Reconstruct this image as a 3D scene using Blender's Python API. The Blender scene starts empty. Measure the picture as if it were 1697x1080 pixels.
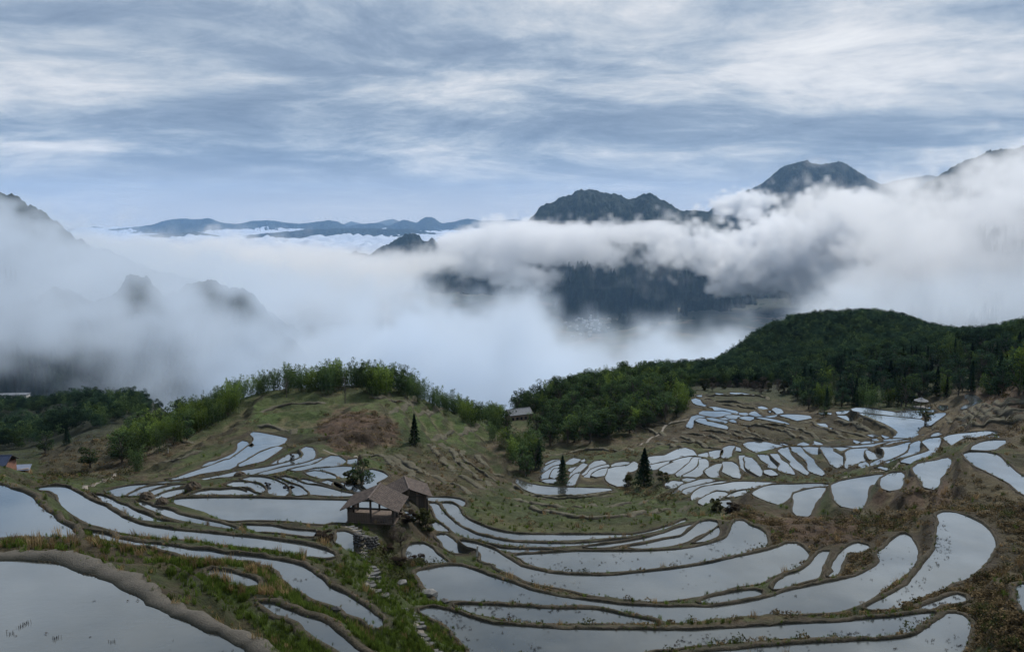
import bpy, bmesh, math, random
import numpy as np
from mathutils import Vector, Matrix
from mathutils.geometry import tessellate_polygon

# ------------------------------------------------------------------ camera, sky, sun, exposure
SC = bpy.context.scene
COL = SC.collection
FPX, CX, CY = 1332.0, 848.5, 540.0          # focal length and centre in pixels of a 1697 px wide frame
PITCH = math.atan((540 - 355) / FPX)        # camera looks slightly down over the valley
cam_d = bpy.data.cameras.new('camera')
cam_d.sensor_width = 36.0
cam_d.lens = 36.0 * FPX / 1697.0
cam_d.clip_start = 0.5
cam_d.clip_end = 200000
cam = bpy.data.objects.new('camera', cam_d)
COL.objects.link(cam)
cam.location = (0, 0, 0)
cam.rotation_euler = (math.pi / 2 - PITCH, 0, 0)
SC.camera = cam

SUN_EL, SUN_AZ = math.radians(42), math.radians(28)     # azimuth measured from +Y towards +X
SC.view_settings.view_transform = 'Standard'
SC.view_settings.look = 'None'
SC.view_settings.gamma = 1.0
SC.view_settings.exposure = 0.0
SC.view_settings.use_curve_mapping = False
SC.cycles.use_denoising = True
SC.cycles.max_bounces = 9
SC.cycles.diffuse_bounces = 2
SC.cycles.glossy_bounces = 2
SC.cycles.transmission_bounces = 2
SC.cycles.volume_bounces = 8
SC.cycles.transparent_max_bounces = 6
SC.cycles.volume_step_rate = 2.0
SC.cycles.volume_max_steps = 96
SC.cycles.use_adaptive_sampling = True
SC.cycles.adaptive_threshold = 0.02

sun_d = bpy.data.lights.new('sun', 'SUN')
sun_d.energy = 3.4
sun_d.angle = math.radians(10)
sun_d.color = (1.0, 0.96, 0.9)
sun = bpy.data.objects.new('sun', sun_d)
COL.objects.link(sun)
sdir = Vector((math.sin(SUN_AZ) * math.cos(SUN_EL), math.cos(SUN_AZ) * math.cos(SUN_EL), math.sin(SUN_EL)))
sun.rotation_euler = sdir.to_track_quat('Z', 'Y').to_euler()

CT, ST = math.cos(PITCH), math.sin(PITCH)
def ray(px, py):
    px = np.asarray(px, float); py = np.asarray(py, float)
    xc = (px - CX) / FPX; yc = -(py - CY) / FPX
    return xc, yc * ST + CT, yc * CT - ST
def onplane(px, py, h):
    """world point seen at a pixel on the level h metres below the camera"""
    x, y, z = ray(px, py)
    t = -h / z
    return x * t, y * t
def atdist(px, py, d):
    """world point seen at a pixel at ground distance d"""
    x, y, z = ray(px, py)
    return x / y * d, d, z / y * d
def topix(x, y, z):
    f = y * CT - z * ST
    u = y * ST + z * CT
    f = np.maximum(f, 1e-3)
    return CX + FPX * x / f, CY - FPX * u / f

class NT:
    """small helper to wire node trees"""
    def __init__(s, tree):
        s.t = tree; s.n = tree.nodes; s.l = tree.links
    def add(s, typ, **kw):
        nd = s.n.new(typ)
        ins = kw.pop('ins', {})
        for k, v in kw.items(): setattr(nd, k, v)
        for k, v in ins.items():
            sock = nd.inputs[k]
            if isinstance(v, bpy.types.NodeSocket): s.l.new(v, sock)
            else: sock.default_value = v
        return nd
    def math(s, op, a, b=None, c=None, clamp=False):
        ins = {0: a}
        if b is not None: ins[1] = b
        if c is not None: ins[2] = c
        return s.add('ShaderNodeMath', operation=op, use_clamp=clamp, ins=ins).outputs[0]
    def vmath(s, op, a, b=None):
        ins = {0: a}
        if b is not None: ins[1] = b
        return s.add('ShaderNodeVectorMath', operation=op, ins=ins).outputs[0]
    def noise(s, vec, scale, detail=4, rough=0.5, dist=0.0):
        nd = s.add('ShaderNodeTexNoise', ins={'Vector': vec, 'Scale': scale, 'Detail': detail, 'Roughness': rough, 'Distortion': dist})
        return nd.outputs[0]
    def ramp(s, fac, stops):
        nd = s.add('ShaderNodeValToRGB')
        s.l.new(fac, nd.inputs[0])
        r = nd.color_ramp
        while len(r.elements) < len(stops): r.elements.new(0.5)
        for e, (p, c) in zip(r.elements, stops):
            e.position = p; e.color = (*c, 1) if len(c) == 3 else c
        return nd.outputs[0]
    def mix(s, fac, a, b, blend='MIX'):
        nd = s.add('ShaderNodeMix', data_type='RGBA', blend_type=blend)
        for sock, v in ((nd.inputs[0], fac), (nd.inputs[6], a), (nd.inputs[7], b)):
            if isinstance(v, bpy.types.NodeSocket): s.l.new(v, sock)
            else: sock.default_value = v if not isinstance(v, tuple) or len(v) == 4 else (*v, 1)
        return nd.outputs[2]
    def maprange(s, v, a, b, c=0.0, d=1.0, smooth=True):
        nd = s.add('ShaderNodeMapRange', interpolation_type='SMOOTHSTEP' if smooth else 'LINEAR', ins={0: v, 1: a, 2: b, 3: c, 4: d})
        return nd.outputs[0]

world = bpy.data.worlds.new('World')
SC.world = world
world.use_nodes = True
W = NT(world.node_tree)
W.n.clear()
geo = W.add('ShaderNodeTexCoord')
sep = W.add('ShaderNodeSeparateXYZ', ins={0: geo.outputs['Generated']})
vx, vy, vz = sep.outputs
zz = W.math('MAXIMUM', vz, 0.0)
den = W.math('ADD', zz, 0.13)
cu = W.math('DIVIDE', vx, den)
cv = W.math('DIVIDE', vy, den)
cvec = W.add('ShaderNodeCombineXYZ', ins={0: cu, 1: cv, 2: 0.0}).outputs[0]
warp = W.add('ShaderNodeTexNoise', ins={'Vector': cvec, 'Scale': 0.35, 'Detail': 2.0})
wv = W.vmath('SCALE', warp.outputs[1]); wv.node.inputs['Scale'].default_value = 1.3
cvec2 = W.vmath('ADD', cvec, wv)
mp = W.add('ShaderNodeMapping', ins={'Vector': cvec2, 'Scale': (0.8, 0.9, 1.0), 'Location': (3.1, 1.7, 0.4), 'Rotation': (0, 0, 0.12)})
n1 = W.noise(mp.outputs[0], 0.85, 7, 0.58, 0.5)
n2 = W.noise(mp.outputs[0], 3.6, 9, 0.68, 0.3)
dens = W.math('ADD', W.math('MULTIPLY', n1, 0.68), W.math('MULTIPLY', n2, 0.32))
# the cloud deck is thinner in front of the veiled sun, thicker elsewhere; brighter and darker banks as they stand in the sky, plus unseen glow above the frame, added to brighten paddy reflections
def bank(px, py, sx, sy, amp):
    x, y, z = ray(px, py); L = math.sqrt(x * x + y * y + z * z)
    x, y, z = x / L, y / L, z / L
    az = math.atan2(x, y)
    a = W.math('MULTIPLY', W.math('SUBTRACT', AZ, az), 1.0 / (sx / FPX))
    b = W.math('MULTIPLY', W.math('SUBTRACT', vz, z), 1.0 / (sy / FPX))
    r = W.math('ADD', W.math('MULTIPLY', a, a), W.math('MULTIPLY', b, b))
    e = W.math('POWER', 2.718, W.math('MULTIPLY', r, -1.0))
    return W.math('MULTIPLY', e, amp)
AZ = W.math('ARCTAN2', vx, vy)
acc = W.math('MULTIPLY_ADD', W.math('SUBTRACT', dens, 0.5), 2.1, 0.49)
for args in SKYBANKS if 'SKYBANKS' in globals() else [
    (1400, 90, 330, 75, 0.15), (1560, 60, 230, 90, 0.06), (1120, 120, 150, 60, 0.08), (820, 150, 70, 22, 0.14), (450, 130, 70, 18, 0.12),
    (1370, 180, 90, 14, 0.16), (1050, 165, 60, 12, 0.14), (1330, 125, 160, 30, 0.10), (180, 125, 120, 20, 0.06), (700, 245, 320, 16, 0.10), (150, 245, 150, 12, 0.09),
    (150, 310, 260, 12, 0.10), (1150, 255, 170, 14, 0.09), (300, 60, 500, 50, -0.07), (1000, 210, 420, 26, -0.10), (260, 265, 120, 10, -0.10), (560, 300, 200, 16, -0.09),
    (1450, -240, 520, 170, 0.22), (1500, -500, 900, 420, 0.10), (950, 15, 250, 30, -0.10), (1650, 12, 110, 22, -0.16), (450, 180, 180, 16, -0.06), (1560, 195, 220, 20, -0.07), (1350, 230, 200, 12, -0.05)]:
    acc = W.math('ADD', acc, bank(*args))
skycol = W.ramp(acc, [(0.26, (0.215, 0.285, 0.40)), (0.42, (0.30, 0.38, 0.50)), (0.53, (0.42, 0.50, 0.605)), (0.63, (0.585, 0.64, 0.71)), (0.74, (0.78, 0.80, 0.835)), (0.90, (0.94, 0.945, 0.955))])
horizon = W.maprange(vz, -0.01, 0.075, 1.0, 0.0)
skycol = W.mix(W.math('MULTIPLY', horizon, 0.9), skycol, (0.74, 0.73, 0.72))
nish = W.add('ShaderNodeTexSky', sky_type='NISHITA', sun_disc=False, sun_elevation=SUN_EL, sun_rotation=SUN_AZ, altitude=900)
bg1 = W.add('ShaderNodeBackground', ins={'Color': nish.outputs[0], 'Strength': 0.06})
bg2 = W.add('ShaderNodeBackground', ins={'Color': skycol, 'Strength': 1.0})
mx = W.add('ShaderNodeMixShader', ins={0: 0.93, 1: bg1.outputs[0], 2: bg2.outputs[0]})
wo = W.add('ShaderNodeOutputWorld', ins={0: mx.outputs[0]})
world.cycles.sampling_method = 'MANUAL'
world.cycles.sample_map_resolution = 512

# ------------------------------------------------------------------ helpers
rng = np.random.default_rng(7)
def tag(o, label=None, cat=None, group=None, kind=None):
    if label: o['label'] = label
    if cat: o['category'] = cat
    if group: o['group'] = group
    if kind: o['kind'] = kind
    return o
def link(name, data, parent=None, loc=None, rot=None):
    o = bpy.data.objects.new(name, data)
    COL.objects.link(o)
    if parent is not None: o.parent = parent
    if loc is not None: o.location = loc
    if rot is not None: o.rotation_euler = rot
    return o
def mesh_np(name, verts, faces, mat=None, smooth=False, attrs=None, face_mats=None):
    """verts (N,3); faces (M,k) uniform array or list of arrays"""
    me = bpy.data.meshes.new(name)
    verts = np.asarray(verts, np.float32)
    if isinstance(faces, np.ndarray):
        M, k = faces.shape
        me.vertices.add(len(verts)); me.vertices.foreach_set('co', verts.ravel())
        me.loops.add(M * k); me.loops.foreach_set('vertex_index', faces.astype(np.int32).ravel())
        me.polygons.add(M); me.polygons.foreach_set('loop_start', np.arange(0, M * k, k, dtype=np.int32))
        try: me.polygons.foreach_set('loop_total', np.full(M, k, dtype=np.int32))
        except Exception: pass
        me.update(calc_edges=True)
    else:
        me.from_pydata([tuple(v) for v in verts.tolist()], [], [tuple(f) for f in faces])
        me.update()
    for m in (mat if isinstance(mat, (list, tuple)) else [mat] if mat else []): me.materials.append(m)
    if face_mats is not None: me.polygons.foreach_set('material_index', np.asarray(face_mats, np.int32))
    if smooth: me.polygons.foreach_set('use_smooth', np.ones(len(me.polygons), bool))
    for an, (typ, arr) in (attrs or {}).items():
        a = me.attributes.new(an, typ, 'POINT')
        arr = np.asarray(arr, np.float32)
        a.data.foreach_set('color' if typ == 'FLOAT_COLOR' else 'vector' if typ == 'FLOAT_VECTOR' else 'value', arr.ravel())
    return me
# tileable fractal noise volume, sampled trilinearly
def spectral(n, beta, seed, dims=3):
    r = np.random.default_rng(seed)
    f = np.fft.fftfreq(n) * n
    if dims == 3:
        k = np.sqrt(f[:, None, None] ** 2 + f[None, :, None] ** 2 + f[None, None, :] ** 2)
        w = r.standard_normal((n, n, n))
    else:
        k = np.sqrt(f[:, None] ** 2 + f[None, :] ** 2)
        w = r.standard_normal((n, n))
    k[(0,) * dims] = 1
    a = k ** (-beta / 2); a[(0,) * dims] = 0
    a[k < 1.5] *= 0.5; a[k < 3.2] *= 0.6
    s = np.real(np.fft.ifftn(np.fft.fftn(w) * a))
    return (s / s.std()).astype(np.float32)
def samp3(vol, x, y, z):
    n = vol.shape[0]
    xi = np.floor(x).astype(int); yi = np.floor(y).astype(int); zi = np.floor(z).astype(int)
    fx, fy, fz = x - xi, y - yi, z - zi
    xi %= n; yi %= n; zi %= n
    x1, y1, z1 = (xi + 1) % n, (yi + 1) % n, (zi + 1) % n
    v = vol
    return (((v[xi, yi, zi] * (1 - fx) + v[x1, yi, zi] * fx) * (1 - fy) + (v[xi, y1, zi] * (1 - fx) + v[x1, y1, zi] * fx) * fy) * (1 - fz)
            + ((v[xi, yi, z1] * (1 - fx) + v[x1, yi, z1] * fx) * (1 - fy) + (v[xi, y1, z1] * (1 - fx) + v[x1, y1, z1] * fx) * fy) * fz)
def samp2(img, x, y):
    n, m = img.shape
    xi = np.floor(x).astype(int); yi = np.floor(y).astype(int)
    fx, fy = x - xi, y - yi
    xi %= n; yi %= m
    x1, y1 = (xi + 1) % n, (yi + 1) % m
    return (img[xi, yi] * (1 - fx) + img[x1, yi] * fx) * (1 - fy) + (img[xi, y1] * (1 - fx) + img[x1, y1] * fx) * fy
def sstep(x, a, b):
    t = np.clip((x - a) / (b - a), 0, 1)
    return t * t * (3 - 2 * t)
N2 = spectral(512, 3.0, 11, 2)       # fractal 2-D field
N2b = spectral(512, 2.2, 12, 2)
def inpoly(px, py, poly):
    poly = np.asarray(poly, float)
    ins = np.zeros(np.shape(px), bool)
    x0, y0 = poly[-1]
    for x1, y1 in poly:
        if y0 != y1:
            c = ((y1 > py) != (y0 > py)) & (px < (x0 - x1) * (py - y1) / (y0 - y1) + x1)
            ins ^= c
        x0, y0 = x1, y1
    return ins
def polydist(px, py, poly, closed=True):
    poly = np.asarray(poly, float)
    best = np.full(np.shape(px), 1e18)
    n = len(poly)
    for i in range(n if closed else n - 1):
        ax, ay = poly[i]; bx, by = poly[(i + 1) % n]
        dx, dy = bx - ax, by - ay
        L = dx * dx + dy * dy + 1e-12
        t = np.clip(((px - ax) * dx + (py - ay) * dy) / L, 0, 1)
        d = (px - ax - t * dx) ** 2 + (py - ay - t * dy) ** 2
        best = np.minimum(best, d)
    return np.sqrt(best)
# ------------------------------------------------------------------ far country: mountains, valley floor, clouds, haze
def mat_new(name):
    m = bpy.data.materials.new(name); m.use_nodes = True
    t = NT(m.node_tree); t.n.clear()
    return m, t
def principled(t, **ins):
    b = t.add('ShaderNodeBsdfPrincipled', ins=ins)
    t.add('ShaderNodeOutputMaterial', ins={0: b.outputs[0]})
    return b
MM, t = mat_new('mountain_forest')
tc = t.add('ShaderNodeNewGeometry')
nz = t.noise(tc.outputs['Position'], 0.004, 8, 0.62)
nz2 = t.noise(tc.outputs['Position'], 0.03, 5, 0.6)
c = t.ramp(nz, [(0.35, (0.012, 0.026, 0.024)), (0.55, (0.024, 0.042, 0.034)), (0.75, (0.055, 0.068, 0.05))])
c = t.mix(0.4, c, t.ramp(nz2, [(0.35, (0.012, 0.02, 0.016)), (0.65, (0.06, 0.075, 0.045))]))
bmp = t.add('ShaderNodeBump', ins={'Height': nz2, 'Strength': 0.9, 'Distance': 18.0})
b = principled(t, **{'Base Color': c, 'Roughness': 0.95, 'Normal': bmp.outputs[0]})
b.inputs['Specular IOR Level'].default_value = 0.1
VALLEY_Z = -650.0
def mountain(sky, D, slope_f, slope_b, label, seed, foot=VALLEY_Z, spur=0.35, dd=None, nx=260, ny=150):
    """a ridge whose crest follows the given skyline, built at its own distance with real slopes on both sides"""
    sky = np.array(sky, float)
    pxs = np.linspace(sky[0, 0], sky[-1, 0], nx)
    pys = np.interp(pxs, sky[:, 0], sky[:, 1])
    az = (pxs - CX) / FPX
    Dd = np.full(nx, D) if dd is None else np.interp(pxs, *zip(*dd))
    X0, Y0, Z0 = atdist(pxs, pys, Dd)
    H = Z0 - foot
    lf = H.max() / slope_f * 1.5; lb = H.max() / slope_b * 1.2
    u = np.concatenate([-np.linspace(1, 0, int(ny * 0.7), endpoint=False) ** 1.3 * lf, np.linspace(0, 1, int(ny * 0.3)) * lb])
    U, P = np.meshgrid(u, np.arange(nx), indexing='ij')
    dist = Dd[None, :] + U
    X = (X0 / Y0)[None, :] * dist; Y = dist
    sc = 512 / 9000.0
    rid = 1 - np.abs(samp2(N2, X * sc * 1.6 + seed * 37, Y * sc * 0.9 + seed * 11)) * 0.8
    rid2 = samp2(N2b, X * sc * 5 + seed * 7, Y * sc * 5)
    a = np.where(U < 0, -U * slope_f, U * slope_b)
    fall = a * (1.0 - spur * np.clip(rid, -0.5, 1))
    Z = Z0[None, :] - fall
    crag = samp2(N2b, X * sc * 9 + seed * 3, Y * sc * 4) * 0.5 - np.abs(samp2(N2b, X * sc * 3.5, Y * sc * 1.5 + seed))
    near = 1 - np.exp(-np.abs(U) / 250.0)
    Z = Z + near * (rid2 * 16 + crag * 42) + (1 - near) * samp2(N2b, X * sc * 14, Y * sc * 14 + seed) * 5
    Z = np.maximum(Z, foot - 30 + rid2 * 10)
    V = np.stack([X, Y, Z], -1).reshape(-1, 3)
    i = np.arange(len(u) - 1)[:, None] * nx + np.arange(nx - 1)[None, :]
    F = np.stack([i, i + 1, i + 1 + nx, i + nx], -1).reshape(-1, 4)
    o = link('mountain', mesh_np('mountain', V, F, MM, True))
    return tag(o, label, kind='structure')
mountain([(-500, 120), (-200, 235), (-60, 290), (0, 314), (22, 324), (45, 337), (62, 345), (85, 360), (110, 383), (150, 405), (240, 440), (380, 480), (520, 560), (600, 640), (640, 700)], 2500, 0.62, 0.6, 'steep dark mountain rising out of the fog at the left edge', 1, foot=-420)
mountain([(-250, 520), (-60, 500), (40, 505), (90, 480), (125, 484), (160, 500), (190, 487), (215, 455), (245, 462), (275, 490), (310, 470), (345, 462), (380, 474), (405, 480), (422, 492), (450, 530), (500, 580), (560, 650), (600, 720)], 1900, 0.55, 0.6, 'lower wooded spur showing in patches through the left fog bank', 2, foot=-420)
mountain([(180, 380), (225, 376), (250, 373), (275, 365), (300, 362), (330, 364), (345, 361), (370, 370), (395, 371), (420, 366), (445, 365), (475, 369), (500, 371), (520, 368), (545, 365), (560, 367), (575, 375), (600, 371), (625, 369), (645, 374), (668, 364), (690, 369), (706, 359), (718, 361), (732, 370), (755, 367), (775, 362), (800, 366), (850, 364), (930, 370), (1100, 372)], 20000, 0.16, 0.3, 'long low blue range far away on the horizon', 3, foot=-500, nx=420)
mountain([(200, 392), (300, 386), (325, 384), (345, 388), (370, 392), (400, 391), (450, 386), (520, 380), (600, 378), (680, 380), (760, 392), (800, 396)], 15000, 0.2, 0.3, 'low blue hills in front of the far range', 9, foot=-560)
mountain([(560, 450), (600, 430), (618, 418), (630, 410), (645, 403), (660, 394), (670, 389), (683, 387), (694, 389), (700, 398), (708, 399), (716, 394), (724, 400), (732, 410), (745, 425), (780, 445), (840, 470)], 7600, 0.62, 0.8, 'small dark jagged peak rising from the cloud sea', 4, foot=-620)
mountain([(560, 600), (620, 545), (650, 500), (680, 472), (710, 450), (740, 436), (790, 425), (840, 395), (868, 372), (888, 352), (895, 342), (915, 335), (930, 327), (948, 322), (958, 314), (975, 314), (1000, 318), (1020, 321), (1040, 329), (1052, 330), (1060, 324), (1070, 320), (1082, 321), (1095, 330), (1110, 338), (1128, 348), (1150, 349), (1165, 348), (1185, 358), (1205, 366), (1230, 385), (1300, 430), (1400, 470)], 7000, 0.55, 0.7, 'broad dark mountain with twin humps above a belt of cloud', 5, nx=420)
mountain([(1120, 400), (1180, 345), (1215, 326), (1240, 315), (1262, 305), (1280, 290), (1300, 275), (1315, 271), (1327, 268), (1337, 266), (1345, 270), (1360, 273), (1375, 270), (1390, 268), (1402, 271), (1418, 282), (1435, 293), (1455, 303), (1480, 318), (1540, 350), (1650, 400), (1800, 450)], 9000, 0.6, 0.8, 'tall dome shaped blue mountain right of the middle', 6, nx=380)
mountain([(1380, 345), (1440, 312), (1480, 300), (1520, 293), (1545, 290), (1580, 300), (1700, 330), (1800, 350)], 11500, 0.55, 0.8, 'pale shoulder behind the dome shaped mountain', 7)
mountain([(1430, 380), (1500, 325), (1550, 295), (1578, 277), (1600, 266), (1625, 258), (1640, 250), (1660, 246), (1680, 247), (1697, 242), (1750, 225), (1850, 190), (2000, 150)], 5600, 0.5, 0.7, 'dark mountain flank rising out of the top right corner of the clouds', 8)

# valley floor and the country hidden below the cloud, out to the horizon
VM, t = mat_new('valley_fields')
tc = t.add('ShaderNodeNewGeometry')
pos = tc.outputs['Position']
vo = t.add('ShaderNodeTexVoronoi', ins={'Vector': pos, 'Scale': 0.012, 'Randomness': 0.9})
nz = t.noise(pos, 0.0022, 6, 0.6)
cf = t.ramp(vo.outputs['Color'], [(0.2, (0.09, 0.085, 0.05)), (0.5, (0.05, 0.07, 0.035)), (0.8, (0.17, 0.12, 0.075))])
c = t.mix(t.maprange(nz, 0.42, 0.55), cf, (0.02, 0.032, 0.022))
principled(t, **{'Base Color': c, 'Roughness': 0.95})
na, nr = 220, 160
A = np.linspace(-1.1, 1.1, na); R = np.geomspace(600, 25500, nr)
AA, RR = np.meshgrid(A, R)
X = np.sin(AA) * RR; Y = np.cos(AA) * RR
sc = 512 / 9000.0
Z = VALLEY_Z + samp2(N2, X * sc, Y * sc) * 18 * sstep(RR, 600, 3000) + np.abs(samp2(N2, X * sc * .3 + 50, Y * sc * .3)) * 200 * sstep(RR, 12000, 25000)
Z = np.maximum(Z, -700) + (1 - sstep(RR, 600, 1700)) * 260
V = np.stack([X, Y, Z], -1).reshape(-1, 3)
i = np.arange(nr - 1)[:, None] * na + np.arange(na - 1)[None, :]
F = np.stack([i, i + 1, i + 1 + na, i + na], -1).reshape(-1, 4)
tag(link('valley_floor', mesh_np('valley_floor', V, F, VM, True)), kind='structure')

# ---- clouds: fog grids filled from layers that each have an outline, a depth range and a broken edge
VN = spectral(128, 3.4, 5)
SD_S = 4
def sdf(poly):
    gx, gy = np.meshgrid(np.arange(-400, 2100, SD_S), np.arange(200, 760, SD_S), indexing='ij')
    d = polydist(gx, gy, poly)
    return np.where(inpoly(gx, gy, poly), d, -d).astype(np.float32)
def look(s, px, py):
    x = np.clip((px + 400) / SD_S, 0, s.shape[0] - 2); y = np.clip((py - 200) / SD_S, 0, s.shape[1] - 2)
    return samp2(s, x, y)
def cloud_volume(name, label, box, res, layers, color=(0.985, 0.99, 1.0), aniso=0.3):
    (x0, x1), (y0, y1), (z0, z1) = box
    nx, ny, nz_ = (max(2, int(round((b - a) / res))) for a, b in box)
    gx = x0 + (np.arange(nx)) * (x1 - x0) / (nx - 1); gy = y0 + np.arange(ny) * (y1 - y0) / (ny - 1); gz = z0 + np.arange(nz_) * (z1 - z0) / (nz_ - 1)
    X, Y, Z = np.meshgrid(gx, gy, gz, indexing='ij')
    shp = X.shape
    X = X.ravel(); Y = Y.ravel(); Z = Z.ravel()
    px, py = topix(X, Y, Z)
    out = np.zeros(X.shape, np.float32)
    for L in layers:
        poly, d0, d1, rho, soft, amp, scale = L[:7]
        zlo, zhi = L[7] if len(L) > 7 else (-9999, 9999)
        flat = L[8] if len(L) > 8 else 1.8
        sel = np.nonzero((Y > d0 - 300) & (Y < d1 + 300))[0]
        s = look(sdf(poly), px[sel], py[sel])
        k2 = s > -amp * 3 - soft
        sel = sel[k2]; s = s[k2]
        if not len(sel): continue
        xs, ys, zs = X[sel], Y[sel], Z[sel]
        q = 26.0 / scale
        n = samp3(VN, xs * q, ys * q, zs * q * flat) * 0.8 + samp3(VN, xs * q * 3.1 + 9, ys * q * 3.1, zs * q * 3.1 * flat) * 0.5 + samp3(VN, xs * q * 8.3 + 9, ys * q * 8.3, zs * q * 8.3) * 0.28
        e = s + (n - 0.45) * amp
        v = sstep(e, 0, soft)
        hole = L[9] if len(L) > 9 else 0.0
        if hole: v *= (1 - hole) + hole * sstep(samp3(VN, xs * q * 1.7 + 40, ys * q * 1.7 + 20, zs * q * 2.4) + 0.35 * samp3(VN, xs * q * 6, ys * q * 6, zs * q * 7), -0.9, 0.7)
        wd = (d1 - d0) * 0.12 + 60
        dn = n * wd * 0.5
        v *= sstep(ys + dn, d0 - wd * .3, d0 + wd) * (1 - sstep(ys + dn, d1 - wd, d1 + wd * .3))
        v *= sstep(zs + n * 25, zlo, zlo + 60) * (1 - sstep(zs + n * 25, zhi - 50, zhi))
        if rho > 0: out[sel] = np.maximum(out[sel], v * rho)
        else: out[sel] *= (1 - v)
    out[out < 2e-5] = 0
    out = out.reshape(shp)
    for sl in (0, -1):
        out[sl, :, :] = 0; out[:, sl, :] = 0; out[:, :, sl] = 0
    me = bpy.data.meshes.new(name + '_samples')
    me.vertices.add(out.size)
    a = me.attributes.new('dens', 'FLOAT', 'POINT'); a.data.foreach_set('value', out.ravel())
    ng = bpy.data.node_groups.new(name + '_fill', 'GeometryNodeTree')
    ng.interface.new_socket('Geometry', in_out='INPUT', socket_type='NodeSocketGeometry')
    ng.interface.new_socket('Geometry', in_out='OUTPUT', socket_type='NodeSocketGeometry')
    g = NT(ng)
    gi = g.add('NodeGroupInput'); go = g.add('NodeGroupOutput')
    p = g.add('GeometryNodeInputPosition')
    sp = g.add('ShaderNodeSeparateXYZ', ins={0: p.outputs[0]})
    def idx(s, a, b, n):
        return g.math('ROUND', g.math('MULTIPLY', g.math('SUBTRACT', s, a), (n - 1) / (b - a)))
    ix, iy, iz = idx(sp.outputs[0], x0, x1, nx), idx(sp.outputs[1], y0, y1, ny), idx(sp.outputs[2], z0, z1, nz_)
    xy = g.add('FunctionNodeFloatToInt', ins={0: ix}).outputs[0]
    yy = g.add('FunctionNodeFloatToInt', ins={0: iy}).outputs[0]
    zi = g.add('FunctionNodeFloatToInt', ins={0: iz}).outputs[0]
    def imath(op, a, b):
        n = g.add('FunctionNodeIntegerMath', operation=op); 
        for k, v in ((0, a), (1, b)):
            if isinstance(v, bpy.types.NodeSocket): g.l.new(v, n.inputs[k])
            else: n.inputs[k].default_value = v
        return n.outputs[0]
    ii = imath('ADD', imath('MULTIPLY', imath('ADD', imath('MULTIPLY', xy, ny), yy), nz_), zi)
    na_ = g.add('GeometryNodeInputNamedAttribute', data_type='FLOAT'); na_.inputs[0].default_value = 'dens'
    si = g.add('GeometryNodeSampleIndex', data_type='FLOAT', domain='POINT', clamp=True)
    g.l.new(gi.outputs[0], si.inputs[0]); g.l.new(na_.outputs[0], si.inputs['Value']); g.l.new(ii, si.inputs['Index'])
    vc = g.add('GeometryNodeVolumeCube', ins={'Background': 0.0, 'Min': (x0, y0, z0), 'Max': (x1, y1, z1), 'Resolution X': nx, 'Resolution Y': ny, 'Resolution Z': nz_})
    g.l.new(si.outputs[0], vc.inputs['Density'])
    m, t = mat_new(name + '_vapour')
    pv = t.add('ShaderNodeVolumePrincipled', ins={'Color': (*color, 1), 'Density': 1.0, 'Anisotropy': aniso})
    t.add('ShaderNodeOutputMaterial', ins={'Volume': pv.outputs[0]})
    m.cycles.volume_sampling = 'MULTIPLE_IMPORTANCE'
    sm = g.add('GeometryNodeSetMaterial', ins={'Geometry': vc.outputs[0], 'Material': m})
    g.l.new(sm.outputs[0], go.inputs[0])
    o = link(name, me)
    me.materials.append(m)
    md = o.modifiers.new('fill', 'NODES'); md.node_group = ng
    return tag(o, label, kind='stuff')
P = lambda *a: [(a[i], a[i + 1]) for i in range(0, len(a), 2)]
near_layers = [
    (P(-400, 315, -40, 330, 30, 343, 70, 358, 150, 378, 260, 398, 380, 414, 500, 428, 600, 442, 690, 470, 660, 520, 640, 640, 600, 700, 260, 678, 130, 668, 0, 664, -400, 664), 900, 2650, 0.0056, 22, 38, 480, (-280, 90), 1.5, 0.96),
    (P(-400, 290, -40, 322, 20, 343, 70, 362, 130, 385, 250, 410, 300, 470, 200, 560, -400, 560), 1750, 2500, 0.006, 14, 20, 420, (-400, 120), 1.6, 0.5),
    # middle bank in front of the valley
    (P(180, 700, 260, 668, 400, 600, 500, 560, 600, 545, 660, 520, 700, 512, 760, 522, 800, 530, 840, 516, 880, 510, 905, 530, 930, 555, 980, 570, 1010, 580, 1060, 560, 1120, 545, 1160, 560, 1230, 540, 1300, 620, 1200, 720, 180, 740), 1100, 2400, 0.010, 7, 30, 400, (-9999, 9999), 1.3, 0.85),
    # right bank
    (P(1330, 480, 1370, 440, 1440, 420, 1600, 400, 2000, 380, 2000, 640, 1250, 640, 1280, 540), 1500, 2650, 0.0022, 50, 30, 800, (-9999, 9999), 1.6, 0.8),
    # thin places where the dark spurs show
    (P(70, 465, 175, 465, 180, 520, 75, 525), 500, 1950, -1, 26, 16, 400),
    (P(180, 440, 270, 435, 290, 530, 190, 550), 500, 1950, -1, 22, 18, 350),
    (P(295, 450, 435, 460, 445, 530, 325, 540), 500, 1950, -1, 22, 18, 350),
]
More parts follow.
